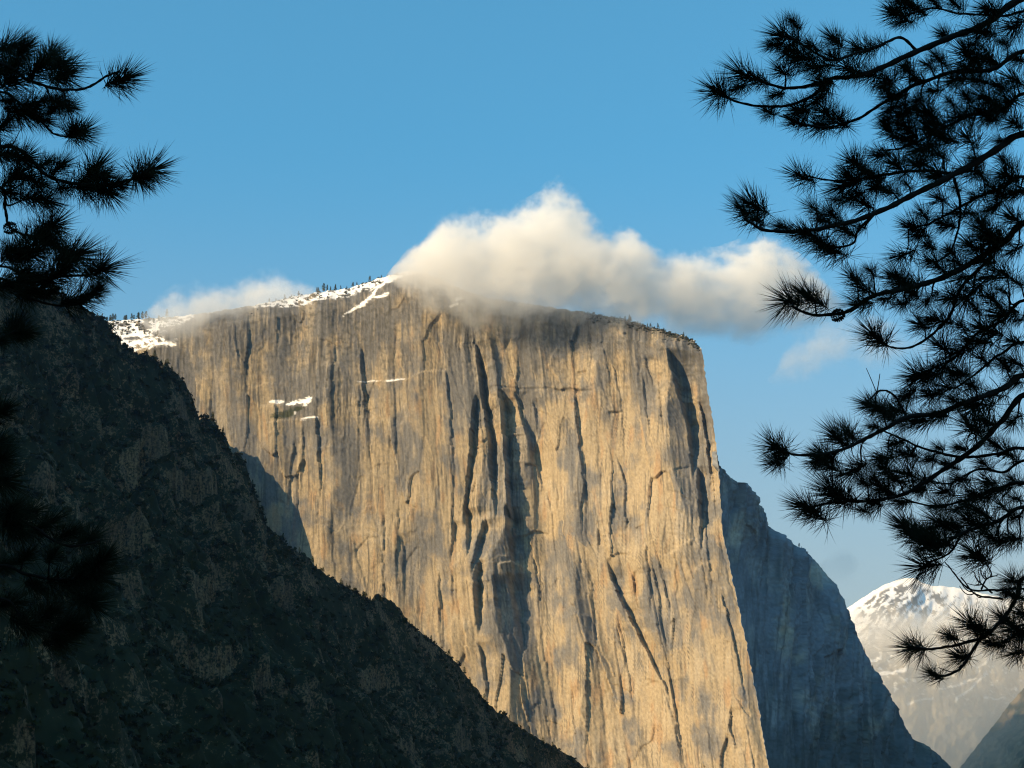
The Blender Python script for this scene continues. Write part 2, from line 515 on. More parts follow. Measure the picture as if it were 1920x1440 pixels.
# summit plateau behind the skyline
back = [60, 160, 320, 600, 900]
rows = []
for k, b in enumerate(back):
    q = P[0].copy()
    q[:, 1] += b
    q[:, 0] += 0.10 * b
    q[:, 2] += 0.10 * b - 0.0002 * b * b + 3 * fbm(s_ / 60, s_ * 0 + k, 3, 151)
    rows.append(q)
P = np.concatenate([np.array(rows[::-1]), P], 0)
nb = len(back)
pad = lambda A: np.concatenate([np.repeat(A[:1], nb, 0), A], 0)

# where snow lies, where water stains the rock, where the rock is golden
n1 = fbm(U / 26, V / 9, 4, 161)
n2 = fbm(U / 9, V / 4, 3, 171)
snow = sst(0.0, 0.10, 0.16 + n1 * 0.8 + n2 * 0.3) * (1 - sst(0.75, 1.05, (dtop + 16 * n1 + 8 * n2) / interp(U + 40 * n1, [(200, 56), (270, 46), (310, 30), (345, 12), (380, .1)])))
snow = np.maximum(snow, (1 - sst(300, 330, U + 60 * n1)) * sst(34, 40, dtop) * (1 - sst(48, 60, dtop + 16 * n1)) * sst(0, .1, n2 + .15))
band = interp(U, [(470, 4), (500, 10), (560, 20), (640, 16), (700, 14), (770, 9), (785, 0)])
snow = np.maximum(snow, sst(468, 480, U) * (1 - sst(778, 788, U)) * (1 - sst(0.75, 1.05, (dtop + 9 * n1) / np.maximum(band, .1))) * sst(-.22, -.10, n2 + 0.8 * n1))

def stripe(pts, w, soft=1.5, by_y=False, jit=5.0):
    p = np.array(pts, float)
    if by_y:
        d = np.abs(PX - np.interp(V, p[:, 1], p[:, 0]) + jit * n1)
        e = sst(p[0, 1], p[0, 1] + 4, V) * (1 - sst(p[-1, 1] - 4, p[-1, 1], V))
    else:
        d = np.abs(V - np.interp(PX, p[:, 0], p[:, 1]) + jit * n1)
        e = sst(p[0, 0], p[0, 0] + 4, PX) * (1 - sst(p[-1, 0] - 4, p[-1, 0], PX))
    a0, a1 = (p[0, 1], p[-1, 1]) if by_y else (p[0, 0], p[-1, 0])
    k = np.clip(((V if by_y else PX) - a0) / (a1 - a0), 0, 1)
    d = d + w * (1 - np.sqrt(np.clip(4 * k * (1 - k), 0, 1))) + 0.5 * w * n1
    return (1 - sst(w - soft, w + soft, d + w * 1.3 * np.abs(n2))) * e

for pts, w in (([(638, 594), (660, 578), (690, 562), (712, 540), (735, 524)], 5), ([(660, 576), (700, 558), (735, 556)], 2.6),
               ([(690, 548), (740, 522), (768, 512)], 4), ([(500, 752), (532, 750)], 4.5), ([(532, 757), (560, 752), (588, 746)], 6.5),
               ([(556, 754), (574, 751), (588, 748)], 9), ([(548, 775), (556, 772)], 4), ([(560, 784), (600, 782)], 1.6),
               ([(665, 714), (690, 712), (715, 714)], 1.7), ([(722, 714), (760, 708)], 2.0), ([(830, 533), (853, 531)], 3), ([(838, 572), (860, 566)], 3),
               ([(850, 558), (870, 558)], 2), ([(278, 655), (306, 645), (335, 647)], 3.4), ([(715, 555), (735, 553)], 2.5)):
    snow = np.maximum(snow, stripe(pts, w))
scrub = np.clip(stripe([(505, 782), (540, 774), (572, 762)], 9, 3) + 0, 0, 1) * (1 - snow)
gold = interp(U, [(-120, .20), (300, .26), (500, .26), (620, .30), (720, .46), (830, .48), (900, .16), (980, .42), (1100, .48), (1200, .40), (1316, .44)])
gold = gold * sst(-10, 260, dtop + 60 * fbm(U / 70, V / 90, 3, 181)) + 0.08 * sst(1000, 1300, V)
stain = 0.72 * (1 - sst(50, 260, dtop + 70 * fbm(U / 60, V / 90, 3, 183))) + 0.35 * sst(480, 560, U) * (1 - sst(700, 780, U)) + 0.45 * (1 - sst(20, 60, np.abs(U - 912))) + 0.25 * sst(1250, 1300, U)
stain = stain + 0.5 * sst(1120, 1200, U) * (1 - sst(24, 60, dtop))
TINT = granite_tint(PX, V, gold + 0.1, stain, snow, SLAB)
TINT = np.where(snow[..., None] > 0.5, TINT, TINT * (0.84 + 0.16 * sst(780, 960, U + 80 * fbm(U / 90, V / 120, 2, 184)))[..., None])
TINT = TINT + (np.array([0.035, 0.042, 0.018]) - TINT) * (np.clip(scrub, 0, 1) * 0.85)[..., None]
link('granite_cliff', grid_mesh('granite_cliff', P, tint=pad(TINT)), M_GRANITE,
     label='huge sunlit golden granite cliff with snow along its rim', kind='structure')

# the shaded eastern face right of the nose
SE_SKY = [(845, 1344), (870, 1349), (890, 1365), (930, 1400), (950, 1420), (985, 1440), (1010, 1470), (1030, 1502), (1055, 1533), (1080, 1550), (1105, 1569), (1140, 1586),
          (1180, 1601), (1230, 1625), (1265, 1645), (1300, 1666), (1330, 1685), (1370, 1700), (1386, 1712), (1400, 1740), (1420, 1762), (1440, 1782), (1520, 1860), (1720, 2060)]
NYE, NXE = 460, 230
v_ = np.linspace(846, 1720, NYE)
q_ = np.linspace(0, 1, NXE)
VE = np.broadcast_to(v_[:, None], (NYE, NXE)).copy()
nose_x, nose_j = interp(v_, NOSE), nose_at(v_) - interp(v_, NOSE)
sky_x = interp(v_, SE_SKY)
sky_j = 3.2 * noise(v_ / 15, v_ * 0, 191) + 2.2 * noise(v_ / 4, v_ * 0, 192)
QE = np.broadcast_to(q_, VE.shape)
XE = nose_x[:, None] + (sky_x - nose_x)[:, None] * QE + nose_j[:, None] * (1 - QE) ** 8 + sky_j[:, None] * QE ** 8
y_nose = 3375 + interp(v_, LEAN)
ang = R(58)
a_n, a_p = ((nose_x - 960) / FPX / CP)[:, None], (XE - 960) / FPX / CP
x0 = a_n * y_nose[:, None]
tt = (a_p * y_nose[:, None] - x0) / (math.cos(ang) - a_p * math.sin(ang))
YE = y_nose[:, None] + math.sin(ang) * tt
YE = YE + 260 * sst(0.75, 1, QE) ** 2 * sst(0, 120, (sky_x - nose_x))[:, None]
wx = XE + 8 * fbm(XE / 60, VE / 200, 3, 201)
DE = 30 * fbm(wx / 46, VE / 320, 3, 211) + 15 * ridged(wx / 22, VE / 260, 3, 221)
f1, f2, vx, vy, r1, r2, r3 = cells(wx / 16, VE / 120, 231)
DE += 14 * (r1 - .5) + 18 * vx * (r2 - .5) + 10 * vy * (r3 - .5)
DE += 5 * fbm(XE / 6, VE / 11, 4, 241)
DE *= (0.25 * sst(0, 0.06, QE) + 0.75 * sst(0.05, 0.45, QE)) * (1 - 0.8 * sst(0.93, 1, QE))
PE = at(XE, VE, YE) + np.array([0.85, -0.53, 0.0]) * DE[..., None]
ext = []
for b in (80, 250, 600):
    q = PE[:, -1].copy()
    q[:, 1] += b
    q[:, 0] += 0.12 * b
    q[:, 2] -= 0.05 * b
    ext.append(q)
PE = np.concatenate([PE, np.array(ext).transpose(1, 0, 2)], 1)
padx = lambda A: np.concatenate([A, np.repeat(A[:, -1:], 3, 1)], 1)
dsk = VE - np.interp(XE, [p[1] for p in SE_SKY], [p[0] for p in SE_SKY])
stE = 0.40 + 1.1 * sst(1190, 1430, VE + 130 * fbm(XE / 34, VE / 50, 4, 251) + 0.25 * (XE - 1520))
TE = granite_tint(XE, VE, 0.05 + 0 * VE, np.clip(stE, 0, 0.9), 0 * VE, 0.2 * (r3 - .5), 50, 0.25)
TE = TE * np.array([0.95, 1.08, 1.28]) * (1 + 0.55 * fbm(XE / 16, VE / 60, 4, 252))[..., None]  # blue of haze and skylight on this face painted into its tint
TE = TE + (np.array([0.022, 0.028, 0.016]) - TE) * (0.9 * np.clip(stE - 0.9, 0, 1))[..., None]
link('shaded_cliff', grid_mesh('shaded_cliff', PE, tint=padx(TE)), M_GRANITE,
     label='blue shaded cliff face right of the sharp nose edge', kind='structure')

# ------------------------------------------------------------------ dark wooded ridge on the west
CREST = [(0, 525), (40, 531), (80, 541), (120, 553), (150, 572), (175, 590), (195, 600), (208, 618), (225, 640), (240, 657), (246, 650), (252, 664), (265, 663), (285, 668), (295, 676),
         (301, 690), (305, 700), (309, 678), (313, 680), (318, 690), (332, 700), (345, 716), (358, 738), (366, 765), (374, 784), (392, 785), (402, 790), (413, 808), (428, 828), (433, 850),
         (444, 850), (452, 853), (462, 872), (469, 900), (479, 928), (492, 962), (501, 986), (528, 1010), (548, 1031), (573, 1040), (590, 1060), (615, 1080), (650, 1101), (690, 1123),
         (699, 1128), (701, 1115), (712, 1113), (717, 1122), (722, 1117), (730, 1126), (740, 1130), (755, 1150), (765, 1166), (790, 1186), (820, 1210), (850, 1236), (870, 1262), (900, 1300),
         (920, 1325), (950, 1345), (985, 1370), (1010, 1385), (1040, 1400), (1065, 1415), (1100, 1440), (1180, 1490), (1330, 1590)]
br = R(55)
dirc = np.array([math.cos(br), math.sin(br)])      # along the crest, away from the camera
down = np.array([math.sin(br), -math.cos(br)])     # downhill, towards the camera and right
p0 = at(1100, 1440, 3270)[:2]
def crest_depth(px):
    k = (px - 960) / FPX / 0.985
    s = (k * p0[1] - p0[0]) / (-dirc[0] + k * dirc[1])
    return p0[1] - dirc[1] * s
cpx = np.concatenate([np.linspace(0, 560, 330), np.linspace(562, 1330, 230)])
cpy = interp(cpx, CREST) + 4.6 * noise(cpx / 9, cpx * 0, 261) + 3.4 * noise(cpx / 3.3, cpx * 0, 262)
CR = at(cpx, cpy, crest_depth(cpx))
kern = np.exp(-0.5 * (np.arange(-40, 41) / 13.0) ** 2)
sm = np.convolve(np.pad(CR[:, 2], 40, mode='edge'), kern / kern.sum(), mode='valid') - 5
DET = np.concatenate([np.zeros(270), CR[:, 2] - sm])         # pinnacles and notches of the crest itself
CR[:, 2] = sm
nl = 270
kl = np.linspace(1750, 6, nl)
c0 = CR[0]
LEFT = np.zeros((nl, 3))
LEFT[:, 0] = c0[0] - dirc[0] * kl
LEFT[:, 1] = c0[1] - dirc[1] * kl
LEFT[:, 2] = c0[2] + interp(kl, [(0, 0), (60, 18), (250, 130), (500, 290), (800, 420), (1200, 430), (1800, 200)])
CR = np.concatenate([LEFT, CR], 0)
nu = len(CR)
arc = np.concatenate([[0], np.cumsum(np.linalg.norm(np.diff(CR[:, :2], axis=0), axis=1))])
r_ = np.concatenate([-np.array([900, 600, 350, 180, 80, 30]), np.linspace(0, 1, 430) ** 1.25 * 1650])
RR, AA = np.meshgrid(r_, arc, indexing='ij')
rp = np.clip(RR, 0, None)
wob = 40 * fbm(AA / 160, RR / 160, 3, 281)
drop = 1.08 * rp + 85 * (1 - np.exp(-rp / 85)) + 40 * (1 - np.exp(-rp / 12)) * (0.4 + 0.6 * sst(-.3, .3, fbm(AA / 50, AA * 0, 3, 282)))
# rock bands: alternately steep and gentle, following wandering contour lines
zb = (drop + 0.25 * AA + 120 * fbm(AA / 170, RR / 150, 5, 291)) / 74
fr = zb - np.floor(zb)
bandy = sst(-0.15, 0.5, noise(np.floor(zb) * 3.7 + AA / 90, RR / 160 + np.floor(zb) * 1.3, 301) + 0.3 * fbm(AA / 30, RR / 30, 3, 302))
drop = drop + sst(0, 60, rp) * 44 * bandy * (sst(0.35, 0.62, fr) - fr)
cliffy = sst(0.33, 0.40, fr) * (1 - sst(0.60, 0.68, fr)) * bandy
gull = ridged(AA / 150 + 0.4 * noise(RR / 140, AA / 200, 311), RR / 900, 3, 321)
rel = -46 * (gull - 0.55) * sst(15, 200, rp)
rel = rel + sst(3, 70, rp) * (30 * fbm(AA / 75, RR / 80, 4, 331) + 7 * fbm(AA / 14, RR / 16, 4, 341))
f1, f2, vx, vy, r1, r2, r3 = cells(AA / 26 + .3 * noise(AA / 20, RR / 20, 351), RR / 30, 352)
crag = np.maximum(cliffy, 0.9 * (1 - sst(60, 380, rp + 120 * fbm(AA / 90, RR / 90, 3, 353))))
rel = rel + crag * sst(3, 40, rp) * (20 * (r1 - .5) + 20 * vx * (r2 - .5) + 8 * vy * (r3 - .3))
f1, f2, vx, vy, r1, r2, r3 = cells(AA / 9 + .3 * noise(AA / 8, RR / 8, 354), RR / 13, 355)
rel = rel + (0.35 + 0.65 * crag) * sst(2, 20, rp) * (7 * (r1 - .5) + 8 * vx * (r2 - .5))
PR = np.zeros(RR.shape + (3,))
PR[..., 0] = CR[None, :, 0] + down[0] * RR
PR[..., 1] = CR[None, :, 1] + down[1] * RR
PR[..., 2] = CR[None, :, 2] + DET[None, :] * np.exp(-np.abs(RR) / 16) - drop + np.where(RR < 0, RR * 0.95 + 8 * fbm(AA / 40, RR / 50, 3, 361) * sst(0, 60, -RR), 0)
PR += rel[..., None] * np.array([down[0] * .6, down[1] * .6, 0.7])
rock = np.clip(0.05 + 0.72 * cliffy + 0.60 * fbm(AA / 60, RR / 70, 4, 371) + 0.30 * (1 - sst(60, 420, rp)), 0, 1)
# pale gullies of scree
for (pa, w) in ():
    d = np.abs(AA - interp(RR, [(b, a) for a, b in pa]) + 14 * fbm(RR / 60, RR * 0 + 1, 3, 381))
    inr = sst(pa[0][1], pa[0][1] + 60, RR) * (1 - sst(pa[-1][1] - 60, pa[-1][1], RR))
    rock = np.maximum(rock, inr * (1 - sst(w * .6, w * 1.4, d)))
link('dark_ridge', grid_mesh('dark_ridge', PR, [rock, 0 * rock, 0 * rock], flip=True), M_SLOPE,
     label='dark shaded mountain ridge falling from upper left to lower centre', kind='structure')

# unseen spur added behind the ridge to cast a shadow on the cliff
sp = [(330, 772), (365, 800), (395, 812), (430, 852), (455, 880), (475, 935), (500, 1010), (530, 1045), (560, 1110), (640, 1230)]
xs = np.linspace(330, 640, 120)
SPc = at(xs, interp(xs, sp) + 9 * noise(xs / 17, xs * 0, 392) + 5 * noise(xs / 6, xs * 0, 393), interp(xs, DEPTH) - interp(xs, [(330, 85), (405, 80), (460, 75), (490, 85), (560, 75), (640, 60)]))
rs = np.concatenate([-np.linspace(500, 10, 30), [0], np.linspace(10, 700, 40)])
SPg = np.zeros((len(rs), len(xs), 3))
for i, r in enumerate(rs):
    SPg[i] = SPc + np.array([0.25 * r, -0.97 * r, -abs(r) * (2.4 if r > 0 else 0.9)])
    SPg[i, :, 2] += 5 * fbm(xs / 20, xs * 0 + r / 30, 3, 391) * min(1, abs(r) / 30)
link('shadow_spur', grid_mesh('shadow_spur', SPg, [0.5 + 0 * SPg[..., 0]] * 2 + [0 * SPg[..., 0]], flip=True), M_SLOPE,
     label='added spur hidden behind the dark ridge, casting a shadow on the cliff', kind='structure')

# ------------------------------------------------------------------ far snowy mountain and wooded slope in the east
FAR = [(1480, 1225), (1560, 1172), (1590, 1140), (1625, 1116), (1660, 1096), (1690, 1085), (1712, 1084), (1730, 1093), (1745, 1098), (1790, 1101), (1840, 1113), (1920, 1128), (2000, 1120), (2150, 1190), (2300, 1260)]
xf = np.linspace(1480, 2300, 330)
tf = np.linspace(0, 1, 230)
tpf = interp(xf, FAR) + 1.5 * noise(xf / 16, xf * 0, 401) + .8 * noise(xf / 5, xf * 0, 402)
VF = tpf + (1640 - tpf) * tf[:, None]
XF = np.broadcast_to(xf, VF.shape)
dF = VF - tpf
YF = 9000 - 1500 * sst(0, 150, dF) - 1700 * sst(120, 460, dF)
DF = 130 * fbm(XF / 90 - VF / 130, VF / 120 + XF / 200, 4, 411) + 60 * ridged(XF / 40 + VF / 90, VF / 60, 4, 421) + 25 * fbm(XF / 12, VF / 14, 4, 431)
DF *= 0.1 + 0.9 * sst(3, 60, dF)
PF = at(XF, VF, YF) + np.array([-0.2, -0.98, 0.1]) * DF[..., None]
bk = []
for b in (400, 1500):
    q = PF[0].copy()
    q[:, 1] += b
    q[:, 2] -= 0.25 * b
    bk.append(q)
PF = np.concatenate([np.array(bk[::-1]), PF], 0)
pad2 = lambda A: np.concatenate([np.repeat(A[:1], 2, 0), A], 0)
nA, nB = fbm(XF / 30 + VF / 40, VF / 22 - XF / 60, 4, 441), fbm(XF / 9, VF / 5, 4, 451)
up = 1 - sst(55, 120, dF + 20 * nA)
nS = fbm((XF - VF) / 26, (XF + VF) / 9, 4, 443)
rk = sst(-0.02, 0.10, nS * 1.2 + nB * 0.3 + 0.12 - 0.0022 * np.abs(XF - 1670)) * sst(6, 14, dF) * sst(1596, 1620, XF)
sn = up * (1 - 0.95 * rk) + (1 - up) * sst(0.22, 0.34, nB + 0.7 * nA - 0.0010 * (dF - 100)) * (1 - sst(180, 260, dF))
for (x0, y0, x1, y1, w) in ((1640, 1270, 1700, 1258, 5), (1628, 1245, 1652, 1236, 3), (1790, 1320, 1850, 1265, 4), (1760, 1300, 1830, 1272, 2.5), (1830, 1258, 1858, 1240, 3), (1700, 1325, 1750, 1308, 3)):
    k = np.clip((XF - x0) / (x1 - x0), 0, 1)
    d = np.abs(VF - (y0 + (y1 - y0) * k) + 8 * nA) + 4 * np.clip(np.abs(XF - (x0 + x1) / 2) - (x1 - x0) / 2, 0, None)
    sn = np.maximum(sn, 1 - sst(w * .5, w * 1.3, d + 6 * np.abs(nB)))
rkf = np.clip(0.75 + 0.5 * nA, 0, 1)
link('far_mountain', grid_mesh('far_mountain', PF, tint=pad2(granite_tint(XF * 2.5, VF * 2.5, -0.1 + 0.5 * sst(120, 260, dF) + 0.2 * nA, 0.5 + 0.5 * sst(0, .3, nB), sn, 0.0, 90))), M_GRANITE,
     label='distant snow covered mountain in haze beside the shaded cliff', kind='structure')

EDGE = [(1700, 1520), (1760, 1480), (1800, 1440), (1835, 1395), (1870, 1350), (1895, 1318), (1920, 1290), (1990, 1215), (2100, 1130), (2300, 1020)]
xw = np.linspace(1700, 2300, 240)
tw = np.linspace(0, 1, 130)
tpw = interp(xw, EDGE) + 2.5 * noise(xw / 6, xw * 0, 461) + 1.5 * noise(xw / 2.5, xw * 0, 462)
VW = tpw + (1660 - tpw) * tw[:, None]
XW = np.broadcast_to(xw, VW.shape)
YW = 5600 - 900 * sst(0, 260, VW - tpw) - 0.9 * (XW - 1800)
DW = (60 * fbm(XW / 60, VW / 60, 4, 471) + 22 * fbm(XW / 9, VW / 9, 3, 481)) * (0.15 + .85 * sst(2, 30, VW - tpw))
PW = at(XW, VW, YW) + np.array([-.6, -.8, 0]) * DW[..., None]
q = PW[0].copy()
q[:, 0] += 700
q[:, 1] += 500
q[:, 2] -= 200
PW = np.concatenate([q[None], PW], 0)
zz = np.full(PW.shape[:2], 0.30) + 0.15 * np.concatenate([DW[:1], DW], 0) / 60
t = NT('hazy_wood')
pos = t.new('NewGeometry').outputs['Position']
wc = t.mix(t.ramp(t.noise(pos, 0.02, 6, 0.65), [(0.42, 0.0), (0.60, 1.0)]), (0.030, 0.036, 0.014), (0.24, 0.175, 0.095))
t.l.new(wc, t.bsdf.inputs['Base Color'])
link('wooded_slope', grid_mesh('wooded_slope', PW), t.m, label='hazy wooded mountain slope at the right edge below the pine', kind='structure')

# ------------------------------------------------------------------ valley floor and the hillside the camera stands on
SH = np.array([-math.sin(R(SUN_AZ)), -math.cos(R(SUN_AZ))])
def ground_z(x, y):
    m = x * SH[0] + y * SH[1]
    up = 0.25 * np.clip(m, 0, 8) + 0.86 * np.clip(m - 8, 0, 260) + 0.15 * np.clip(m - 268, 0, 600)
    z = -1.7 + np.where(m > 0, up, 0.42 * m)
    z = np.where(z < -170, -170 + (z + 170) * 0.0005, z)
    return z
gk = np.sinh(np.linspace(-7.6, 7.6, 190)) * 9.0
gx, gy = np.meshgrid(gk, gk)
gz = ground_z(gx, gy) + np.clip(np.hypot(gx, gy) - 4, 0, 40) / 40 * 1.5 * fbm(gx / 25, gy / 25, 4, 501)
G = np.stack([gx, gy, gz], -1)
link('ground', grid_mesh('ground', G, [0.25 + 0 * gz, 0 * gz, 0 * gz], flip=True), M_SLOPE, label='wooded hillside and valley floor under the viewpoint', kind='structure')

# ------------------------------------------------------------------ haze
t = NT('haze')
t.n.remove(t.bsdf)
pv = t.new('VolumePrincipled')
pv.inputs['Color'].default_value = (0.42, 0.70, 1.0, 1)
pv.inputs['Density'].default_value = HAZE
pv.inputs['Anisotropy'].default_value = 0.68
t.l.new(pv.outputs[0], t.out.inputs['Volume'])
hx, hy0, hy1, hz0, hz1 = 9300, -9300, 11200, -178, 2300
hv = [(x, y, z) for z in (hz0, hz1) for y in (hy0, hy1) for x in (-hx, hx)]
hf = [(0, 2, 3, 1), (4, 5, 7, 6), (0, 1, 5, 4), (2, 6, 7, 3), (0, 4, 6, 2), (1, 3, 7, 5)]
link('haze', soup_mesh('haze', np.array(hv, float), hf), t.m, label='thin blue mountain haze filling the valley air', cat='haze', kind='stuff')

# ------------------------------------------------------------------ clouds
def cloud(name, label, Y, stations, density, scale, amp, gain, seed, under=0.55, detail=5.0, step_rate=0.35, color=(1.0, 0.99, 0.97)):
    """stations: (px, row of the top, row of the base, half depth in metres); built as a lumpy hull filled with a soft volume"""
    st = np.array(stations, float)
    pt, pb = at(st[:, 0], st[:, 1], Y), at(st[:, 0], st[:, 2], Y)
    x, zt, zb, hw = (pt[:, 0] + pb[:, 0]) / 2, pt[:, 2], pb[:, 2], st[:, 3]
    cx, L = (x[0] + x[-1]) / 2, x[-1] - x[0]
    zmin, zmax, wmax = zb.min(), zt.max(), hw.max()
    H = zmax - zmin
    o_c = np.array([cx, Y, zmin])
    # hull
    nxs, na = 90, 40
    xs = np.linspace(x[0], x[-1], nxs)
    zt_, zb_, hw_ = np.interp(xs, x, zt), np.interp(xs, x, zb), np.interp(xs, x, hw)
    an = np.linspace(0, 2 * math.pi, na, endpoint=False)
    AN, XS = np.meshgrid(an, xs)
    lump = 1.12 + 0.16 * fbm(XS / 90, np.sin(AN) * 1.7 + seed, 3, seed) 
    hy = hw_[:, None] * lump * np.cos(AN)
    hzz = (zt_ + zb_)[:, None] / 2 + (zt_ - zb_)[:, None] / 2 * lump * np.sin(AN)
    Vh = np.stack([XS - cx, hy, hzz - zmin], -1).reshape(-1, 3)
    i = np.arange(nxs * na).reshape(nxs, na)
    j = np.roll(i, -1, 1)
    q = np.stack([i[:-1], j[:-1], j[1:], i[1:]], -1).reshape(-1, 4)
    me = bpy.data.meshes.new(name)
    fc = [tuple(f) for f in q.tolist()] + [tuple(i[0][::-1].tolist()), tuple(i[-1].tolist())]
    me.from_pydata(Vh.tolist(), [], fc)
    # density
    t = NT(name)
    t.n.remove(t.bsdf)
    co = t.new('TexCoord').outputs['Object']
    warp = t.new('TexNoise')
    warp.inputs['Scale'].default_value, warp.inputs['Detail'].default_value = 1 / (scale * 1.6), 2
    t.l.new(co, warp.inputs['Vector'])
    wv = t.new('VectorMath', operation='SUBTRACT')
    t.l.new(warp.outputs['Color'], wv.inputs[0])
    wv.inputs[1].default_value = (0.5, 0.5, 0.5)
    ws = t.new('VectorMath', operation='SCALE')
    t.l.new(wv.outputs[0], ws.inputs[0])
    ws.inputs['Scale'].default_value = scale * 0.55
    wa = t.new('VectorMath', operation='ADD')
    t.l.new(co, wa.inputs[0])
    t.l.new(ws.outputs[0], wa.inputs[1])
    sx = t.new('SeparateXYZ')
    t.l.new(wa.outputs[0], sx.inputs[0])
    xn = t.math('DIVIDE', t.math('ADD', sx.outputs[0], L / 2), L)
    def curve(vals):
        c = t.new('FloatCurve')
        cm = c.mapping
        pts = cm.curves[0].points
        ks = np.linspace(0, 1, 26)
        vs = np.interp(ks, (x - x[0]) / L, vals)
        pts[0].location, pts[1].location = (0, vs[0]), (1, vs[-1])
        for k, v in zip(ks[1:-1], vs[1:-1]):
            pts.new(k, v)
        cm.update()
        t.l.new(xn, c.inputs['Value'])
        return c.outputs[0]
    zc = t.math('MULTIPLY', curve(((zt + zb) / 2 - zmin) / H), H)
    hh = t.math('MULTIPLY', curve((zt - zb) / 2 / H), H)
    ww = t.math('MULTIPLY', curve(hw / wmax), wmax)
    qz = t.math('DIVIDE', t.math('SUBTRACT', sx.outputs[2], zc), hh)
    qy = t.math('DIVIDE', sx.outputs[1], ww)
    q2 = t.math('ADD', t.math('MULTIPLY', qz, qz), t.math('MULTIPLY', qy, qy))
    nz = t.noise(t.mapping(co, (1, 1, 1.2), (seed * 37.0, 0, 0)), 1 / scale, detail, 0.66)
    nf = t.noise(t.mapping(co, (1, 1, 1.1), (0, seed * 19.0, 0)), 4.5 / scale, 4, 0.6)
    e = t.math('ADD', t.math('SUBTRACT', 1.0, q2), t.math('MULTIPLY', t.math('SUBTRACT', nz, 0.52), amp))
    e = t.math('ADD', e, t.math('MULTIPLY', t.math('SUBTRACT', nf, 0.5), amp * 0.45))
    # crisper above, softly fading below
    soft = t.math('ADD', under, t.math('MULTIPLY', t.math('MULTIPLY_ADD', qz, 0.5, 0.5, clamp=True), 1 - under))
    d = t.math('MULTIPLY', t.math('MULTIPLY', e, gain, clamp=True), soft)
    d = t.math('MULTIPLY', t.math('MULTIPLY', d, d), density)
    pv = t.new('VolumePrincipled')
    pv.inputs['Color'].default_value = (*color, 1)
    pv.inputs['Anisotropy'].default_value = 0.0
    t.l.new(d, pv.inputs['Density'])
    t.l.new(pv.outputs[0], t.out.inputs['Volume'])
    try:
        t.m.cycles.volume_step_rate = step_rate
    except Exception as ex:
        print('step rate', ex)
    o = link(name, me, t.m, label=label, cat='cloud', kind='stuff')
    o.location = tuple(o_c)
    return o

if CLOUDS:
    cloud('cloud', 'big cream cumulus cloud wrapping the top of the cliff', 3480,
          [(725, 522, 534, 30), (760, 486, 562, 80), (790, 452, 586, 110), (830, 420, 604, 135), (880, 400, 620, 145), (930, 404, 630, 150), (975, 398, 636, 155), (1005, 386, 638, 160),
           (1040, 352, 638, 160), (1080, 360, 638, 160), (1105, 402, 636, 155), (1140, 432, 634, 150), (1175, 434, 632, 145), (1205, 460, 632, 138), (1240, 474, 636, 130), (1290, 478, 642, 122), (1330, 480, 646, 118),
           (1370, 464, 650, 118), (1410, 450, 650, 118), (1445, 452, 646, 112), (1480, 476, 640, 100), (1515, 502, 630, 80), (1550, 532, 618, 50), (1590, 562, 604, 20)],
          0.036, 95, 2.6, 1.6, 1, under=0.40)
    cloud('mist', 'thin pale mist rising over the snowy western rim', 3720,
          [(265, 590, 606, 30), (300, 562, 645, 80), (340, 542, 672, 110), (390, 532, 682, 120), (440, 520, 672, 120), (490, 508, 652, 110), (530, 500, 632, 90), (565, 530, 616, 60), (640, 560, 612, 50), (720, 565, 600, 30)],
          0.020, 75, 2.8, 1.1, 2)
    cloud('mist', 'faint wisp of cloud below the big cloud and beside the pine', 3900,
          [(1440, 700, 716, 20), (1490, 622, 730, 80), (1540, 596, 715, 90), (1590, 588, 700, 90), (1640, 592, 690, 80), (1700, 610, 680, 50), (1740, 635, 660, 30)],
          0.012, 95, 3.0, 1.0, 3)
    cloud('mist', 'bank of warm fog lying across the far snowy mountain', 6900,
          [(1520, 1190, 1230, 100), (1600, 1140, 1275, 260), (1700, 1128, 1285, 300), (1780, 1110, 1280, 300), (1860, 1100, 1270, 300), (1960, 1100, 1270, 280), (2100, 1160, 1240, 120)],
          0.0090, 260, 2.2, 1.0, 4, color=(1.0, 0.95, 0.88))
    cloud('mist', 'pale haze filling the valley below the far snowy mountain', 5700,
          [(1400, 1300, 1700, 300), (1560, 1130, 1800, 900), (1750, 1055, 1850, 1100), (1950, 1055, 1850, 1100), (2150, 1120, 1800, 800), (2300, 1300, 1700, 200)],
          0.0014, 700, 0.8, 1.2, 6, under=1.0, detail=2.0, color=(1.0, 0.93, 0.82))
    cloud('mist', 'small grey puff of mist at the shaded cliff shoulder', 3900,
          [(1528, 1066, 1082, 15), (1548, 1035, 1110, 45), (1575, 1018, 1115, 55), (1600, 1030, 1090, 40), (1618, 1050, 1066, 15)],
          0.006, 45, 2.2, 0.9, 5)
print('volumes', round(time.time() - T0, 1), 's')

# ------------------------------------------------------------------ small conifers on the rims
def leaf_material(name, c0, c1, scale):
    t = NT(name)
    pos = t.new('NewGeometry').outputs['Position']
    t.l.new(t.mix(t.noise(pos, scale, 3), c0, c1), t.bsdf.inputs['Base Color'])
    return t.m
M_CONIFER = leaf_material('conifer_foliage', (0.035, 0.045, 0.018), (0.085, 0.085, 0.035), 0.4)
M_BARK = leaf_material('bark', (0.045, 0.032, 0.024), (0.085, 0.060, 0.045), 6)

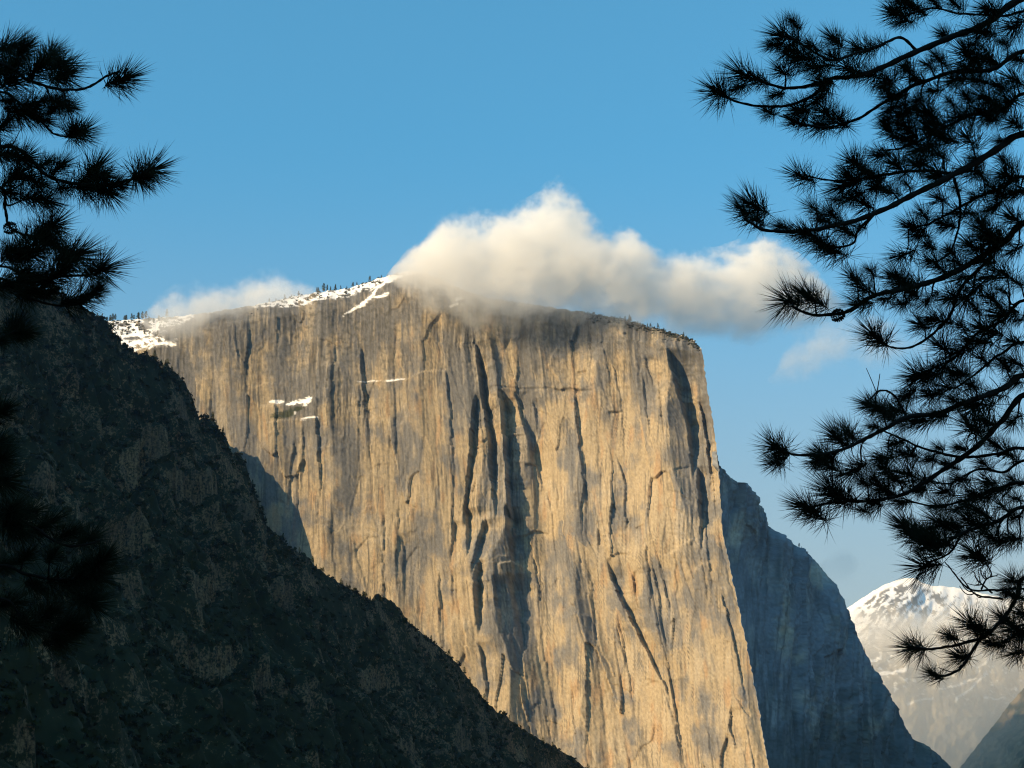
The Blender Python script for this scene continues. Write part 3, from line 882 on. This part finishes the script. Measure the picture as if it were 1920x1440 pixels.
def cone_tube(pts, radii, n=6):
    pts = np.asarray(pts, float)
    m = len(pts)
    tg = np.gradient(pts, axis=0)
    tg /= np.linalg.norm(tg, axis=1)[:, None] + 1e-9
    ref = np.array([0.31, 0.17, 0.93])
    a = np.cross(tg, ref)
    bad = np.linalg.norm(a, axis=1) < 0.15
    a[bad] = np.cross(tg[bad], np.array([1.0, 0.2, 0.1]))
    a /= np.linalg.norm(a, axis=1)[:, None]
    b = np.cross(tg, a)
    an = np.arange(n) * 2 * math.pi / n
    ring = a[:, None] * np.cos(an)[None, :, None] + b[:, None] * np.sin(an)[None, :, None]
    Vv = (pts[:, None] + ring * np.asarray(radii)[:, None, None]).reshape(-1, 3)
    i = np.arange(m * n).reshape(m, n)
    j = np.roll(i, -1, 1)
    Fq = np.stack([i[:-1], j[:-1], j[1:], i[1:]], -1).reshape(-1, 4)
    return Vv, Fq

def conifer_meshes(seed, h=16.0):
    g = np.random.default_rng(seed)
    lean = g.uniform(-.05, .05, 2)
    zs = np.linspace(0, h, 7)
    V0, F0 = cone_tube(np.stack([lean[0] * zs, lean[1] * zs, zs], -1), 0.30 * (1 - zs / h * 0.92), 5)
    tr = soup_mesh('trunk', V0, F0)
    base, wid = g.uniform(.10, .30) * h, g.uniform(.17, .30) * h
    Vs, Fs = [], []
    n = 0
    flat = g.random() < 0.4
    for k in range(170):
        f = g.random() ** 1.2
        z = base + (h - base) * f
        r = wid * ((1 - f) ** 0.7 if not flat else math.sqrt(max(0.05, 1 - (2 * f - 0.9) ** 2)) * 0.8) * g.uniform(.35, 1.1)
        a = g.uniform(0, 2 * math.pi)
        c = np.array([lean[0] * z + r * math.cos(a), lean[1] * z + r * math.sin(a), z - .15 * r])
        s = g.uniform(.8, 1.7)
        u, v = g.normal(size=3), g.normal(size=3)
        u[2] *= .5
        u, v = u / np.linalg.norm(u) * s, v / np.linalg.norm(v) * s * .6
        Vs += [c - u, c + v, c + u, c - v * .6]
        Fs.append((n, n + 1, n + 2, n + 3))
        n += 4
    return tr, soup_mesh('crown', np.array(Vs), Fs)
CON = [conifer_meshes(900 + k) for k in range(7)]
for a_, b_ in CON:
    a_.materials.append(M_BARK)
    b_.materials.append(M_CONIFER)

def conifer(pos, h, k, rot, label, group):
    o = link('conifer_tree', None, label=label, cat='tree', group=group)
    o.location = tuple(pos)
    s = h / 16
    o.scale = (s, s, s)
    o.rotation_euler = (0, 0, rot)
    link('trunk', CON[k][0], parent=o)
    link('crown', CON[k][1], parent=o)

g = random.Random(3)
ORD = ['first', 'second', 'third', 'fourth', 'fifth', 'sixth', 'seventh', 'eighth', 'ninth', 'tenth', 'eleventh', 'twelfth', 'thirteenth', 'fourteenth', 'fifteenth', 'sixteenth',
       'seventeenth', 'eighteenth', 'nineteenth', 'twentieth'] + ['twenty-' + w for w in ('first', 'second', 'third', 'fourth', 'fifth', 'sixth', 'seventh', 'eighth', 'ninth')] + \
      ['thirtieth'] + ['thirty-' + w for w in ('first', 'second', 'third', 'fourth', 'fifth', 'sixth', 'seventh', 'eighth', 'ninth')] + ['fortieth'] + ['forty-' + w for w in ('first', 'second', 'third', 'fourth', 'fifth', 'sixth', 'seventh', 'eighth', 'ninth')]
def size_word(h):
    return 'tall' if h > 14 else 'small' if h < 9 else 'middling'
def on_cliff(px, row):
    """a point of the cliff surface: column by pixel, rows below the skyline"""
    j = int(np.argmin(np.abs(PX[row] - px)))
    return P[nb + row, j]
for n_, (px, h) in enumerate(((505, 9), (518, 8), (532, 13), (545, 8), (559, 14), (592, 15), (599, 11), (606, 19), (613, 13), (620, 10), (628, 14), (638, 11), (650, 9), (660, 13), (668, 9), (691, 15), (716, 8), (726, 6))):
    p = on_cliff(px + g.uniform(-2, 2), 0)
    conifer(p - np.array([0, -2, 1]), h * g.uniform(.85, 1.15), g.randrange(7), g.uniform(0, 6), f'{size_word(h)} conifer, {ORD[n_]} from the left on the snowy skyline between the clouds', 'conifers on the snowy summit rim')
spots = sorted((g.uniform(203, 318), 0, g.uniform(11, 20)) for k in range(14))
for n_, (px, row, h) in enumerate(spots):
    conifer(on_cliff(px, row) - np.array([0, 0, 1]), h, g.randrange(7), g.uniform(0, 6), f'{size_word(h)} conifer, {ORD[n_]} from the left on the skyline above the western snowfield', 'conifers above the western snowfield')
spots = sorted((g.uniform(206, 318), int(g.uniform(2, 26)), g.uniform(8, 15)) for k in range(20))
for n_, (px, row, h) in enumerate(spots):
    conifer(on_cliff(px, row) - np.array([0, 0, 1]), h, g.randrange(7), g.uniform(0, 6), f'{size_word(h)} conifer rising from the western snowfield, {ORD[n_]} from the left', 'conifers on the western snowfield')
for n_, (px, h) in enumerate(((1162, 9), (1172, 12), (1180, 16), (1184, 12), (1196, 7), (1213, 9), (1220, 11), (1235, 14), (1249, 6), (1283, 8), (1290, 5))):
    p = on_cliff(px, 0)
    conifer(p - np.array([0, -2, 1]), h, g.randrange(7), g.uniform(0, 6), f'{size_word(h)} conifer, {ORD[n_]} from the cloud along the sloping eastern rim', 'conifers on the eastern rim')
for n_, (v, h) in enumerate(((925, 9), (930, 13), (936, 8), (985, 8), (1027, 10), (1030, 7), (1225, 12), (1255, 10))):
    i_ = int(np.argmin(np.abs(v_ - v)))
    conifer(PE[i_, NXE - 3], h, g.randrange(7), g.uniform(0, 6), f'tiny tree, {ORD[n_]} from the top of the shaded cliff edge', 'trees on the shaded cliff edge')

# ------------------------------------------------------------------ trees and scrub of the dark ridge
def blob(seed):
    """a ragged bush: leaf-like faces spread through a dome"""
    q = np.random.default_rng(seed)
    Vs, Fs = [], []
    for k in range(18):
        d = q.normal(size=3)
        d[2] = abs(d[2]) * .9
        d = d / np.linalg.norm(d) * q.uniform(.45, 1.0)
        u, v = q.normal(size=3), q.normal(size=3)
        u, v = u / np.linalg.norm(u) * .5, v / np.linalg.norm(v) * .42
        Vs += [d - u, d + v, d + u, d - v]
        Fs.append((4 * k, 4 * k + 1, 4 * k + 2, 4 * k + 3))
    return np.array(Vs), np.array(Fs)
BL = [blob(s) for s in range(8)]
def bushes(points, sizes):
    Vb, Fb, n = [], [], 0
    for k, (c, s) in enumerate(zip(points, sizes)):
        v, f = BL[k % 8]
        Vb.append(v * np.array([s, s, s * (0.8 + 0.1 * (k % 7))]) + c)
        Fb.append(f + n)
        n += len(v)
    return np.concatenate(Vb), np.concatenate(Fb)
rg = np.random.default_rng(12)
M_SCRUB = leaf_material('scrub_foliage', (0.007, 0.008, 0.002), (0.044, 0.041, 0.009), 0.08)
M_RIMSCRUB = leaf_material('rim_scrub', (0.030, 0.034, 0.016), (0.080, 0.075, 0.038), 0.2)
rim = []
for k in range(520):
    px = rg.uniform(1090, 1312) if k < 330 else rg.uniform(470, 780) if k < 400 else rg.uniform(204, 330)
    rim.append(on_cliff(px, int(abs(rg.normal(0, 5 if k < 400 else 9)))))
link('rim_scrub', soup_mesh('rim_scrub', *bushes(rim, rg.uniform(1.2, 3.4, len(rim)))), M_RIMSCRUB, label='low scrub growing along the rim of the granite cliff', cat='scrub', kind='stuff')

rj = RR.shape[1]
i0 = 6                                              # row of the crest itself
spx, spy = to_px(PR[i0])
vis = np.where((spx > 90) & (spx < 1120))[0]
prev, n_ = -99, 0
for j in vis:
    dens = 0.09 if spx[j] < 480 else 0.12
    if g.random() < dens and spx[j] - prev > 4:
        prev = spx[j]
        n_ += 1
        conifer(PR[i0 + g.randrange(0, 2), j] - np.array([0, 0, 1.5]), g.uniform(7, 15), g.randrange(7), g.uniform(0, 6),
                f'dark tree silhouette, {ORD[min(n_ - 1, 48)]} from the upper end of the shaded ridge crest', 'trees along the dark ridge crest')
# scrub: one mass of bushes
rg = np.random.default_rng(11)
pi_, pj_ = np.gradient(r_)[i0 + 1:-1], np.gradient(arc)
cand_i = i0 + 1 + rg.choice(len(pi_), 90000, p=pi_ / pi_.sum())
cand_j = rg.choice(rj, 90000, p=pj_ / pj_.sum())
cp = PR[cand_i, cand_j]
qx, qy = to_px(cp)
clump = fbm(AA[cand_i, cand_j] / 45, RR[cand_i, cand_j] / 45, 3, 511)
ok = (qx > -60) & (qx < 1250) & (qy < 1500) & (rock[cand_i, cand_j] < 0.72 + 0.3 * clump) & (rg.random(90000) < 0.75 + 0.6 * clump)
cp = cp[ok][:15500]
edge = vis[rg.integers(0, len(vis), 700)]
cp = np.concatenate([PR[i0 + rg.integers(0, 6, 700), edge], cp], 0)
sizes = rg.uniform(1.8, 5.0, len(cp)) * np.where(rg.random(len(cp)) < 0.18, 1.7, 1)
sizes[:700] *= 0.75
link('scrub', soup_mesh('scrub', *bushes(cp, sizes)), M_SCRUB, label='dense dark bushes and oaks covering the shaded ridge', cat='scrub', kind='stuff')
print('trees', round(time.time() - T0, 1), 's')

# ------------------------------------------------------------------ the two pines framing the view
def tuft_mesh(seed, n=150, spread=1.0):
    q = np.random.default_rng(seed)
    Vs, Fs = [], []
    m = 0
    for k in range(n):
        z0 = -0.13 * q.random() ** 1.3 + 0.012
        th = math.radians(np.clip(q.normal(58, 27) * spread + (z0 + 0.05) * -160, 4, 128))
        a = q.uniform(0, 2 * math.pi)
        L = q.uniform(.130, .190) * (1 if q.random() > .10 else .7)
        d = np.array([math.sin(th) * math.cos(a), math.sin(th) * math.sin(a), math.cos(th)])
        bend = np.array([0, 0, 1.0]) * q.uniform(-.02, .05) + q.normal(size=3) * .010
        p0 = np.array([0, 0, z0]) + d * .004
        p1 = p0 + d * L * .55 + bend * .4
        p2 = p0 + d * L + bend
        e1 = np.cross(d, q.normal(size=3))
        e1 /= np.linalg.norm(e1)
        e2 = np.cross(d, e1)
        w = q.uniform(.0014, .0020)
        for p_, r_ in ((p0, w), (p1, w * .95)):
            for b_ in range(3):
                an = b_ * 2.0944
                Vs.append(p_ + (e1 * math.cos(an) + e2 * math.sin(an)) * r_)
        Vs.append(p2)
        for b_ in range(3):
            c_ = (b_ + 1) % 3
            Fs += [(m + b_, m + c_, m + 3 + c_), (m + b_, m + 3 + c_, m + 3 + b_), (m + 3 + b_, m + 3 + c_, m + 6)]
        m += 7
    me = soup_mesh('needle_tuft', np.array(Vs), Fs)
    me.materials.append(M_NEEDLE)
    return me
M_NEEDLE = leaf_material('pine_needles', (0.010, 0.014, 0.006), (0.022, 0.027, 0.010), 9)
M_PINEBARK = leaf_material('pine_bark', (0.014, 0.010, 0.008), (0.030, 0.022, 0.017), 30)
TUFT = [tuft_mesh(700 + k, (175, 215, 255)[k % 3], (0.85, 1.0, 1.12)[(k // 3) % 3]) for k in range(9)]
DENSE = [tuft_mesh(720 + k, 260, (0.85, 1.05)[k % 2]) for k in range(4)]

def cone_mesh():
    q = np.random.default_rng(5)
    Vs, Fs = [], []
    m = 0
    for k in range(70):
        f = k / 70
        z = -.045 + .10 * f
        r = .036 * math.sin(math.pi * (0.12 + 0.8 * f)) + .006
        a = k * 2.399963
        c = np.array([r * math.cos(a), r * math.sin(a), z])
        o_ = np.array([math.cos(a), math.sin(a), .5])
        s_v = np.array([-math.sin(a), math.cos(a), 0])
        Vs += [c * np.array([.35, .35, 1]), c + s_v * .011 + o_ * .002, c + o_ * .014, c - s_v * .011 + o_ * .002, c + np.array([0, 0, .010]) + o_ * .004]
        Fs += [(m, m + 1, m + 4), (m + 1, m + 2, m + 4), (m + 2, m + 3, m + 4), (m + 3, m, m + 4), (m, m + 3, m + 1), (m + 1, m + 3, m + 2)]
        m += 5
    me = soup_mesh('pine_cone', np.array(Vs), Fs)
    me.materials.append(M_PINEBARK)
    return me
CONE = cone_mesh()

def smooth_path(pts, n_per=10):
    p = np.asarray(pts, float)
    p = np.concatenate([[2 * p[0] - p[1]], p, [2 * p[-1] - p[-2]]])
    out = []
    for k in range(1, len(p) - 2):
        for t_k in np.linspace(0, 1, n_per, endpoint=False):
            a, b, c, d = p[k - 1], p[k], p[k + 1], p[k + 2]
            out.append(.5 * (2 * b + (c - a) * t_k + (2 * a - 5 * b + 4 * c - d) * t_k ** 2 + (3 * b - a - 3 * c + d) * t_k ** 3))
    out.append(p[-2])
    return np.array(out)

def pine(label, trunk_px, Y, limbs, tufts, cones, seed, side):
    """limbs: (pixel path from the trunk outward, radius in px at its start, at its tip, distance); tufts: pixel centres of needle brushes"""
    q = random.Random(seed)
    tb = at(trunk_px, 1000, Y)
    gzb = float(ground_z(tb[0], tb[1]))
    base = np.array([tb[0], tb[1], gzb - .2])
    root = link('pine_tree', None, label=label, cat='tree')
    root.location = tuple(base)
    hgt = 15.0
    zs = np.linspace(0, hgt, 14)
    tv, tfc = cone_tube(np.stack([.05 * np.sin(zs * .9), .04 * np.cos(zs * .7), zs], -1), .27 * (1 - zs / hgt * .8), 10)
    link('trunk', soup_mesh('trunk', tv, tfc), M_PINEBARK, root)
    px_m = Y / FPX                                   # metres per pixel at that distance
    L = []
    for pts, r0, r1, dy in limbs:
        n = len(pts)
        yy = [Y + dy * (k / max(1, n - 1)) for k in range(n)]
        w = np.array([at(a, b, y) for (a, b), y in zip(pts, yy)])
        if pts[0][0] > 1915 or pts[0][0] < 5:        # rooted in the trunk, out of the picture
            st = base + np.array([0, 0, w[0][2] - base[2] - .12 * abs(w[0][0] - base[0])])
            mid = (st + w[0]) / 2 + np.array([0, 0, -.05])
            w = np.concatenate([[st, mid], w])
        sp_ = smooth_path(w, 8)
        sp_ += np.cumsum(np.random.default_rng(seed + n + int(r0 * 10)).normal(0, .0035, sp_.shape), 0) * 0.5
        rr = np.linspace(r0 * 0.72, r1 * 0.8, len(sp_)) * px_m / 2
        L.append(dict(p=sp_, r=rr, V=[], F=[], n=0, tufts=[], px=np.array(to_px(sp_)).T))
    for l in L:
        v, f = cone_tube(l['p'], l['r'] * (1 + .12 * np.sin(np.arange(len(l['r'])) * 1.7)), 7)
        l['V'].append(v); l['F'].append(f); l['n'] = len(v)
    for (tx, ty, *big) in tufts:
        best = None
        for li, l in enumerate(L):
            dx = (l['px'][:, 0] - tx) * side           # >0: the limb point lies towards the trunk
            dy_ = l['px'][:, 1] - ty
            d = np.hypot(dx, dy_) + np.where(dx < 18, 60 + (18 - dx) * 2.0, 0) + np.where(dx > 110, (dx - 110) * .8, 0)
            k = int(np.argmin(d))
            if best is None or d[k] < best[0]:
                best = (d[k], li, k)
        l, k = L[best[1]], best[2]
        p_s = l['p'][k]
        Yt = p_s[1] + q.uniform(-.28, .28)
        T = at(tx, ty, Yt)
        tg = l['p'][min(k + 1, len(l['p']) - 1)] - l['p'][max(k - 1, 0)]
        tg /= np.linalg.norm(tg) + 1e-9
        dv = T - p_s
        Ln = np.linalg.norm(dv)
        end = dv / (Ln + 1e-9) * .8 + np.array([-.55 * side, q.uniform(-.3, .3), .35 + q.uniform(-.45, .35)])
        end /= np.linalg.norm(end)
        c1, c2 = p_s + tg * Ln * .45 + np.array([0, 0, -.10 * Ln]), T - end * Ln * .42
        ts = np.linspace(0, 1, 9)[:, None]
        bz = (1 - ts) ** 3 * p_s + 3 * (1 - ts) ** 2 * ts * c1 + 3 * (1 - ts) * ts ** 2 * c2 + ts ** 3 * T
        r_a = min(l['r'][k] * .75, .0085)
        v, f = cone_tube(bz, np.linspace(max(r_a, .0055), .0042, 9), 5)
        l['V'].append(v); l['F'].append(f + l['n']); l['n'] += len(v)
        l['tufts'].append((T, end, (1.22 if big else q.uniform(.62, 1.22)) * (1 if side > 0 else 1.14)))
    # bare curling twigs between the tufts
    for _ in range(60 if side > 0 else 3):
        l = L[q.randrange(len(L))]
        k = q.randrange(len(l['p']) // 4, max(len(l['p']) // 4 + 1, int(len(l['p']) * .8)))
        p_s = l['p'][k]
        Ln = q.uniform(.06, .15)
        d1 = np.array([-side * q.uniform(-.2, 1), q.uniform(-.5, .5), q.uniform(-.9, .7)])
        d2 = d1 + np.array([-side * q.uniform(-.4, .6), q.uniform(-.5, .5), q.uniform(-.2, 1.4)])
        ts = np.linspace(0, 1, 8)[:, None]
        bz = p_s + d1 * ts * Ln + (d2 - d1) * ts ** 2 * Ln * .8
        v, f = cone_tube(bz, np.linspace(.0048, .0025, 8), 4)
        l['V'].append(v); l['F'].append(f + l['n']); l['n'] += len(v)
    for (cx_, cy_) in cones:
        best = min(((np.hypot(l['px'][:, 0] - cx_, l['px'][:, 1] - cy_).min(), li) for li, l in enumerate(L)))
        l = L[best[1]]
        k = int(np.argmin(np.hypot(l['px'][:, 0] - cx_, l['px'][:, 1] - cy_)))
        l.setdefault('cones', []).append(at(cx_, cy_, l['p'][k][1] - .02))
    inv = np.array(base)
    for l in L:
        br_o = link('branch', soup_mesh('branch', np.concatenate(l['V']) - inv, np.concatenate(l['F'])), M_PINEBARK, root)
        for T, end, sc_ in l['tufts']:
            o = link('needle_tuft', q.choice(TUFT) if side > 0 and q.random() < .8 else q.choice(DENSE), parent=br_o)
            o.location = tuple(T - inv)
            o.rotation_euler = (Vector(tuple(end)).to_track_quat('Z', 'Y')).to_euler()
            o.rotation_euler.rotate_axis('Z', q.uniform(0, 6.28))
            o.scale = (sc_ * q.uniform(.75, 1.12), sc_ * q.uniform(.75, 1.12), sc_ * q.uniform(.85, 1.2))
        for c in l.get('cones', []):
            o = link('pine_cone', CONE, parent=br_o)
            o.location = tuple(c - inv)
            o.rotation_euler = (q.uniform(-.5, .5), 1.3, 0)
            o.scale = (0.95,) * 3
    return root

LIMBS_R = [
    ([(1930, -5), (1850, 42), (1790, 70), (1720, 98), (1650, 130), (1600, 148), (1560, 153), (1520, 165), (1470, 172), (1420, 160), (1395, 142)], 24, 5, -.3),
    ([(1560, 152), (1530, 178), (1480, 198), (1420, 200), (1370, 190), (1345, 175)], 10, 5, .1),
    ([(1930, 95), (1860, 130), (1790, 135), (1720, 160), (1690, 178), (1650, 200), (1610, 226), (1558, 240), (1500, 232), (1470, 215)], 15, 5, .5),
    ([(1720, 95), (1690, 70), (1650, 85), (1600, 100), (1560, 110), (1500, 80), (1475, 65)], 9, 5, -.6),
    ([(1930, 250), (1860, 288), (1790, 328), (1720, 362), (1660, 392), (1600, 414), (1540, 426), (1480, 430), (1430, 424), (1398, 405)], 24, 6, -.4),
    ([(1790, 328), (1740, 322), (1680, 325), (1620, 335), (1560, 342), (1505, 332)], 10, 4, .4),
    ([(1930, 175), (1880, 205), (1830, 215), (1780, 240), (1730, 270), (1690, 285), (1650, 288)], 12, 4, .9),
    ([(1640, 400), (1610, 430), (1600, 455), (1570, 465), (1548, 462)], 8, 4, .2),
    ([(1935, 420), (1880, 460), (1820, 500), (1750, 530), (1690, 545), (1640, 555), (1600, 580), (1570, 590), (1520, 590), (1482, 572)], 22, 6, -.2),
    ([(1930, 330), (1880, 350), (1830, 370), (1780, 400), (1740, 420), (1715, 425)], 12, 4, .8),
    ([(1790, 335), (1800, 380), (1798, 420), (1780, 470), (1750, 490)], 9, 4, 1.0),
    ([(1860, 480), (1800, 540), (1780, 590), (1740, 630), (1700, 650), (1665, 648), (1642, 632)], 10, 4, .3),
    ([(1935, 560), (1880, 600), (1830, 625), (1790, 670), (1750, 690), (1722, 704)], 12, 4, .6),
    ([(1930, 640), (1880, 660), (1840, 690), (1800, 720), (1770, 730)], 10, 4, 1.0),
    ([(1930, 705), (1880, 730), (1820, 750), (1760, 775), (1700, 785), (1650, 815), (1610, 835), (1560, 855), (1500, 862), (1462, 855)], 20, 5, -.4),
    ([(1700, 785), (1680, 745), (1655, 735), (1635, 752)], 7, 4, -.3),
    ([(1935, 735), (1880, 790), (1820, 850), (1760, 890), (1700, 925), (1640, 938), (1570, 940), (1515, 948)], 20, 5, .3),
    ([(1930, 840), (1870, 850), (1800, 855), (1730, 840), (1690, 820), (1640, 800)], 12, 4, .7),
    ([(1930, 905), (1870, 915), (1810, 935), (1750, 945), (1690, 930)], 12, 4, 1.0),
    ([(1930, 950), (1870, 975), (1800, 1000), (1750, 1025), (1720, 1010), (1705, 992)], 14, 4, .1),
    ([(1800, 1005), (1790, 1030), (1770, 1048), (1740, 1060)], 7, 4, .1),
    ([(1935, 860), (1880, 885), (1830, 880), (1780, 905), (1740, 900)], 10, 4, 1.4),
    ([(1935, 1080), (1905, 1120), (1880, 1158), (1845, 1190), (1800, 1206), (1750, 1214), (1716, 1212)], 15, 5, .0),
    ([(1845, 1190), (1820, 1225), (1800, 1252), (1775, 1262), (1752, 1260)], 9, 5, .0),
    ([(1935, 1105), (1870, 1108), (1820, 1108), (1790, 1085), (1768, 1058)], 8, 3, -.2),
    ([(1880, 1122), (1830, 1112), (1800, 1078)], 6, 3, -.3),
    ([(1860, 1112), (1835, 1090), (1822, 1072)], 5, 2.5, -.2),
    ([(1840, 1105), (1850, 1085), (1868, 1078)], 5, 2.5, -.2),
    ([(1930, 1170), (1900, 1190), (1870, 1205)], 8, 4, .1),
    ([(1935, 20), (1880, 30), (1800, 25), (1740, 15), (1690, 30)], 10, 4, .4),
    ([(1640, 1120), (1700, 1110)], 0.1, 0.1, 0),
]
LIMBS_R.pop()
TUFTS_R = [(1345, 172, 1), (1395, 140), (1470, 68, 1), (1488, 42), (1448, 85), (1565, 75), (1558, 105), (1535, 125), (1465, 132), (1455, 178), (1440, 208), (1500, 208), (1530, 188), (1550, 212), (1490, 228),
    (1385, 165), (1425, 150), (1610, 92), (1640, 88), (1590, 128), (1545, 158), (1680, 25), (1700, 8), (1725, 22), (1750, 2), (1790, 8), (1692, 42), (1520, 85), (1480, 95), (1505, 110), (1575, 225), (1535, 235),
    (1820, 85), (1815, 102), (1840, 60), (1900, 50), (1880, 80), (1790, 150), (1760, 110), (1740, 122), (1720, 150), (1700, 130), (1660, 150), (1680, 180), (1720, 190), (1750, 170), (1830, 150), (1870, 160),
    (1900, 150), (1850, 110), (1890, 190), (1660, 225), (1672, 205), (1692, 215), (1700, 240), (1665, 242), (1720, 205), (1740, 212), (1760, 235), (1800, 220), (1840, 210), (1870, 205), (1860, 225), (1900, 230),
    (1780, 190), (1810, 180), (1600, 305), (1650, 290), (1590, 330), (1622, 320), (1730, 280), (1770, 258), (1720, 308), (1760, 290), (1640, 332), (1680, 310), (1700, 262), (1500, 330, 1), (1395, 398, 1), (1412, 385),
    (1465, 425), (1420, 412), (1525, 390), (1570, 375), (1560, 402), (1600, 370), (1540, 412), (1620, 382), (1585, 347), (1640, 352), (1545, 462), (1530, 448), (1562, 472), (1582, 430), (1612, 425), (1500, 435),
    (1710, 425), (1730, 400), (1722, 442), (1760, 372), (1790, 352), (1830, 370), (1870, 360), (1860, 390), (1800, 400), (1770, 420), (1840, 420), (1890, 330), (1880, 300), (1900, 410), (1740, 460), (1780, 470),
    (1820, 460), (1870, 450), (1900, 470), (1830, 300), (1478, 565, 1), (1522, 560, 1), (1600, 520), (1622, 542), (1612, 570), (1632, 508), (1700, 532), (1680, 520), (1760, 500), (1740, 490), (1790, 490), (1800, 522),
    (1840, 490), (1880, 512), (1910, 532), (1640, 630, 1), (1725, 610), (1710, 552), (1740, 562), (1800, 610), (1830, 580), (1860, 560), (1765, 650), (1800, 660), (1850, 620), (1880, 590), (1910, 600), (1900, 640),
    (1720, 705, 1), (1760, 690), (1775, 725), (1742, 705), (1800, 700), (1820, 722), (1840, 672), (1880, 682), (1900, 720), (1860, 742), (1790, 752), (1830, 762), (1632, 760), (1648, 768), (1672, 772), (1570, 820),
    (1592, 812), (1545, 855), (1530, 865), (1640, 800), (1700, 742), (1760, 780), (1720, 790), (1820, 800), (1860, 830), (1900, 790), (1890, 850), (1680, 832), (1760, 840), (1700, 852), (1740, 862), (1780, 872),
    (1455, 838), (1452, 868), (1605, 880), (1552, 872), (1510, 950, 1), (1525, 965), (1560, 922, 1), (1575, 932), (1615, 957), (1637, 942), (1642, 902), (1660, 880), (1682, 900), (1702, 890), (1722, 920), (1690, 942),
    (1740, 902), (1770, 922), (1800, 900), (1830, 932), (1870, 920), (1900, 900), (1880, 950), (1840, 962), (1800, 952), (1712, 1000, 1), (1700, 990), (1742, 1000), (1762, 980), (1772, 1017), (1742, 1022), (1733, 1062, 1),
    (1830, 1040, 1), (1882, 1015), (1862, 1010), (1902, 1010), (1800, 1000), (1822, 980), (1852, 985), (1902, 970), (1900, 1090), (1910, 1120), (1890, 1112), (1915, 1150), (1882, 1160), (1902, 1180), (1710, 1215, 1),
    (1780, 1192), (1820, 1170), (1800, 1232), (1750, 1265), (1860, 1205), (1905, 1225), (1842, 1180), (1915, 1192), (1890, 1200), (1655, 860), (1620, 905), (1780, 560), (1850, 520), (1690, 480), (1840, 330), (1860, 470), (1655, 165), (1630, 140), (1770, 65), (1855, 20), (1905, 110), (1815, 130), (1850, 185), (1745, 245), (1815, 260),
    (1875, 265), (1700, 345), (1670, 360), (1760, 330), (1815, 320), (1905, 360), (1850, 440), (1660, 560), (1755, 600), (1690, 570), (1880, 545), (1815, 555), (1830, 640), (1785, 700), (1905, 680), (1745, 740), (1680, 790), (1850, 790), (1800, 840), (1845, 870), (1660, 920), (1760, 950), (1850, 905), (1905, 935), (1785, 985)]
LIMBS_L = [
    ([(-10, 120), (50, 150), (110, 170), (165, 170), (200, 152), (228, 140)], 12, 5, -.1),
    ([(-10, 172), (40, 195), (80, 228), (100, 250), (135, 255), (152, 248)], 9, 4, .1),
    ([(-10, 275), (30, 278), (60, 300), (90, 330), (140, 345), (200, 348), (240, 338), (270, 326)], 14, 6, -.1),
    ([(-10, 350), (8, 390), (20, 430), (60, 450), (110, 470), (150, 480)], 12, 4, .2),
    ([(-10, 500), (50, 520), (110, 518), (165, 515), (185, 508)], 9, 4, .1),
    ([(-10, 520), (60, 560), (120, 572), (165, 560), (182, 545)], 8, 4, .0),
    ([(-10, 642), (10, 636), (30, 625)], 7, 4, .0),
    ([(-10, 800), (-5, 790), (2, 780)], 6, 4, .0),
    ([(-10, 870), (0, 865), (6, 858)], 6, 4, .0),
    ([(-10, 960), (60, 985), (120, 1020), (165, 1020), (195, 1010)], 12, 5, .1),
    ([(-10, 1060), (50, 1075), (120, 1085), (180, 1080), (200, 1065)], 12, 5, .0),
    ([(-10, 1120), (40, 1150), (90, 1180), (140, 1185)], 9, 4, .2),
    ([(60, 150), (70, 125), (85, 108)], 6, 4, .1),
]
TUFTS_L = [(15, 90), (48, 88), (95, 102), (112, 122), (30, 112), (70, 130), (5, 132), (120, 140), (230, 148, 1), (60, 200), (100, 205), (130, 202), (80, 225), (40, 212), (15, 190), (10, 232), (152, 250, 1),
    (140, 243), (10, 290), (45, 297), (85, 307), (112, 312), (30, 330), (70, 342), (176, 320), (195, 332), (160, 352), (200, 357), (225, 347), (282, 320, 1), (268, 335), (120, 352), (60, 372), (90, 377), (20, 362),
    (100, 422), (75, 440), (92, 452), (60, 470), (40, 482), (120, 472), (142, 480), (20, 472), (50, 512), (80, 522), (112, 510), (190, 505, 1), (182, 545), (150, 562), (60, 547), (20, 532), (95, 547), (105, 190), (25, 150),
    (30, 612), (45, 625), (2, 640), (5, 772), (5, 860), (0, 832), (2, 900), (60, 960), (30, 990), (90, 982), (130, 1000), (170, 1010), (192, 1050), (160, 1062), (100, 1040), (50, 1042), (10, 1060), (70, 1100),
    (130, 1092), (180, 1080), (90, 1150), (130, 1170), (50, 1172), (150, 1182), (20, 1132), (112, 1200), (20, 960), (170, 1130)]
pine('tall pine entering from the right, its dark branches spread over sky and far mountain', 2290, 12.2, LIMBS_R, TUFTS_R, [(1463, 852), (1569, 592)], 21, 1)
pine('dark pine at the left edge, its needle tufts overlapping the shaded ridge', -380, 12.2, LIMBS_L, TUFTS_L, [(17, 428)], 22, -1)
print('pines', round(time.time() - T0, 1), 's')
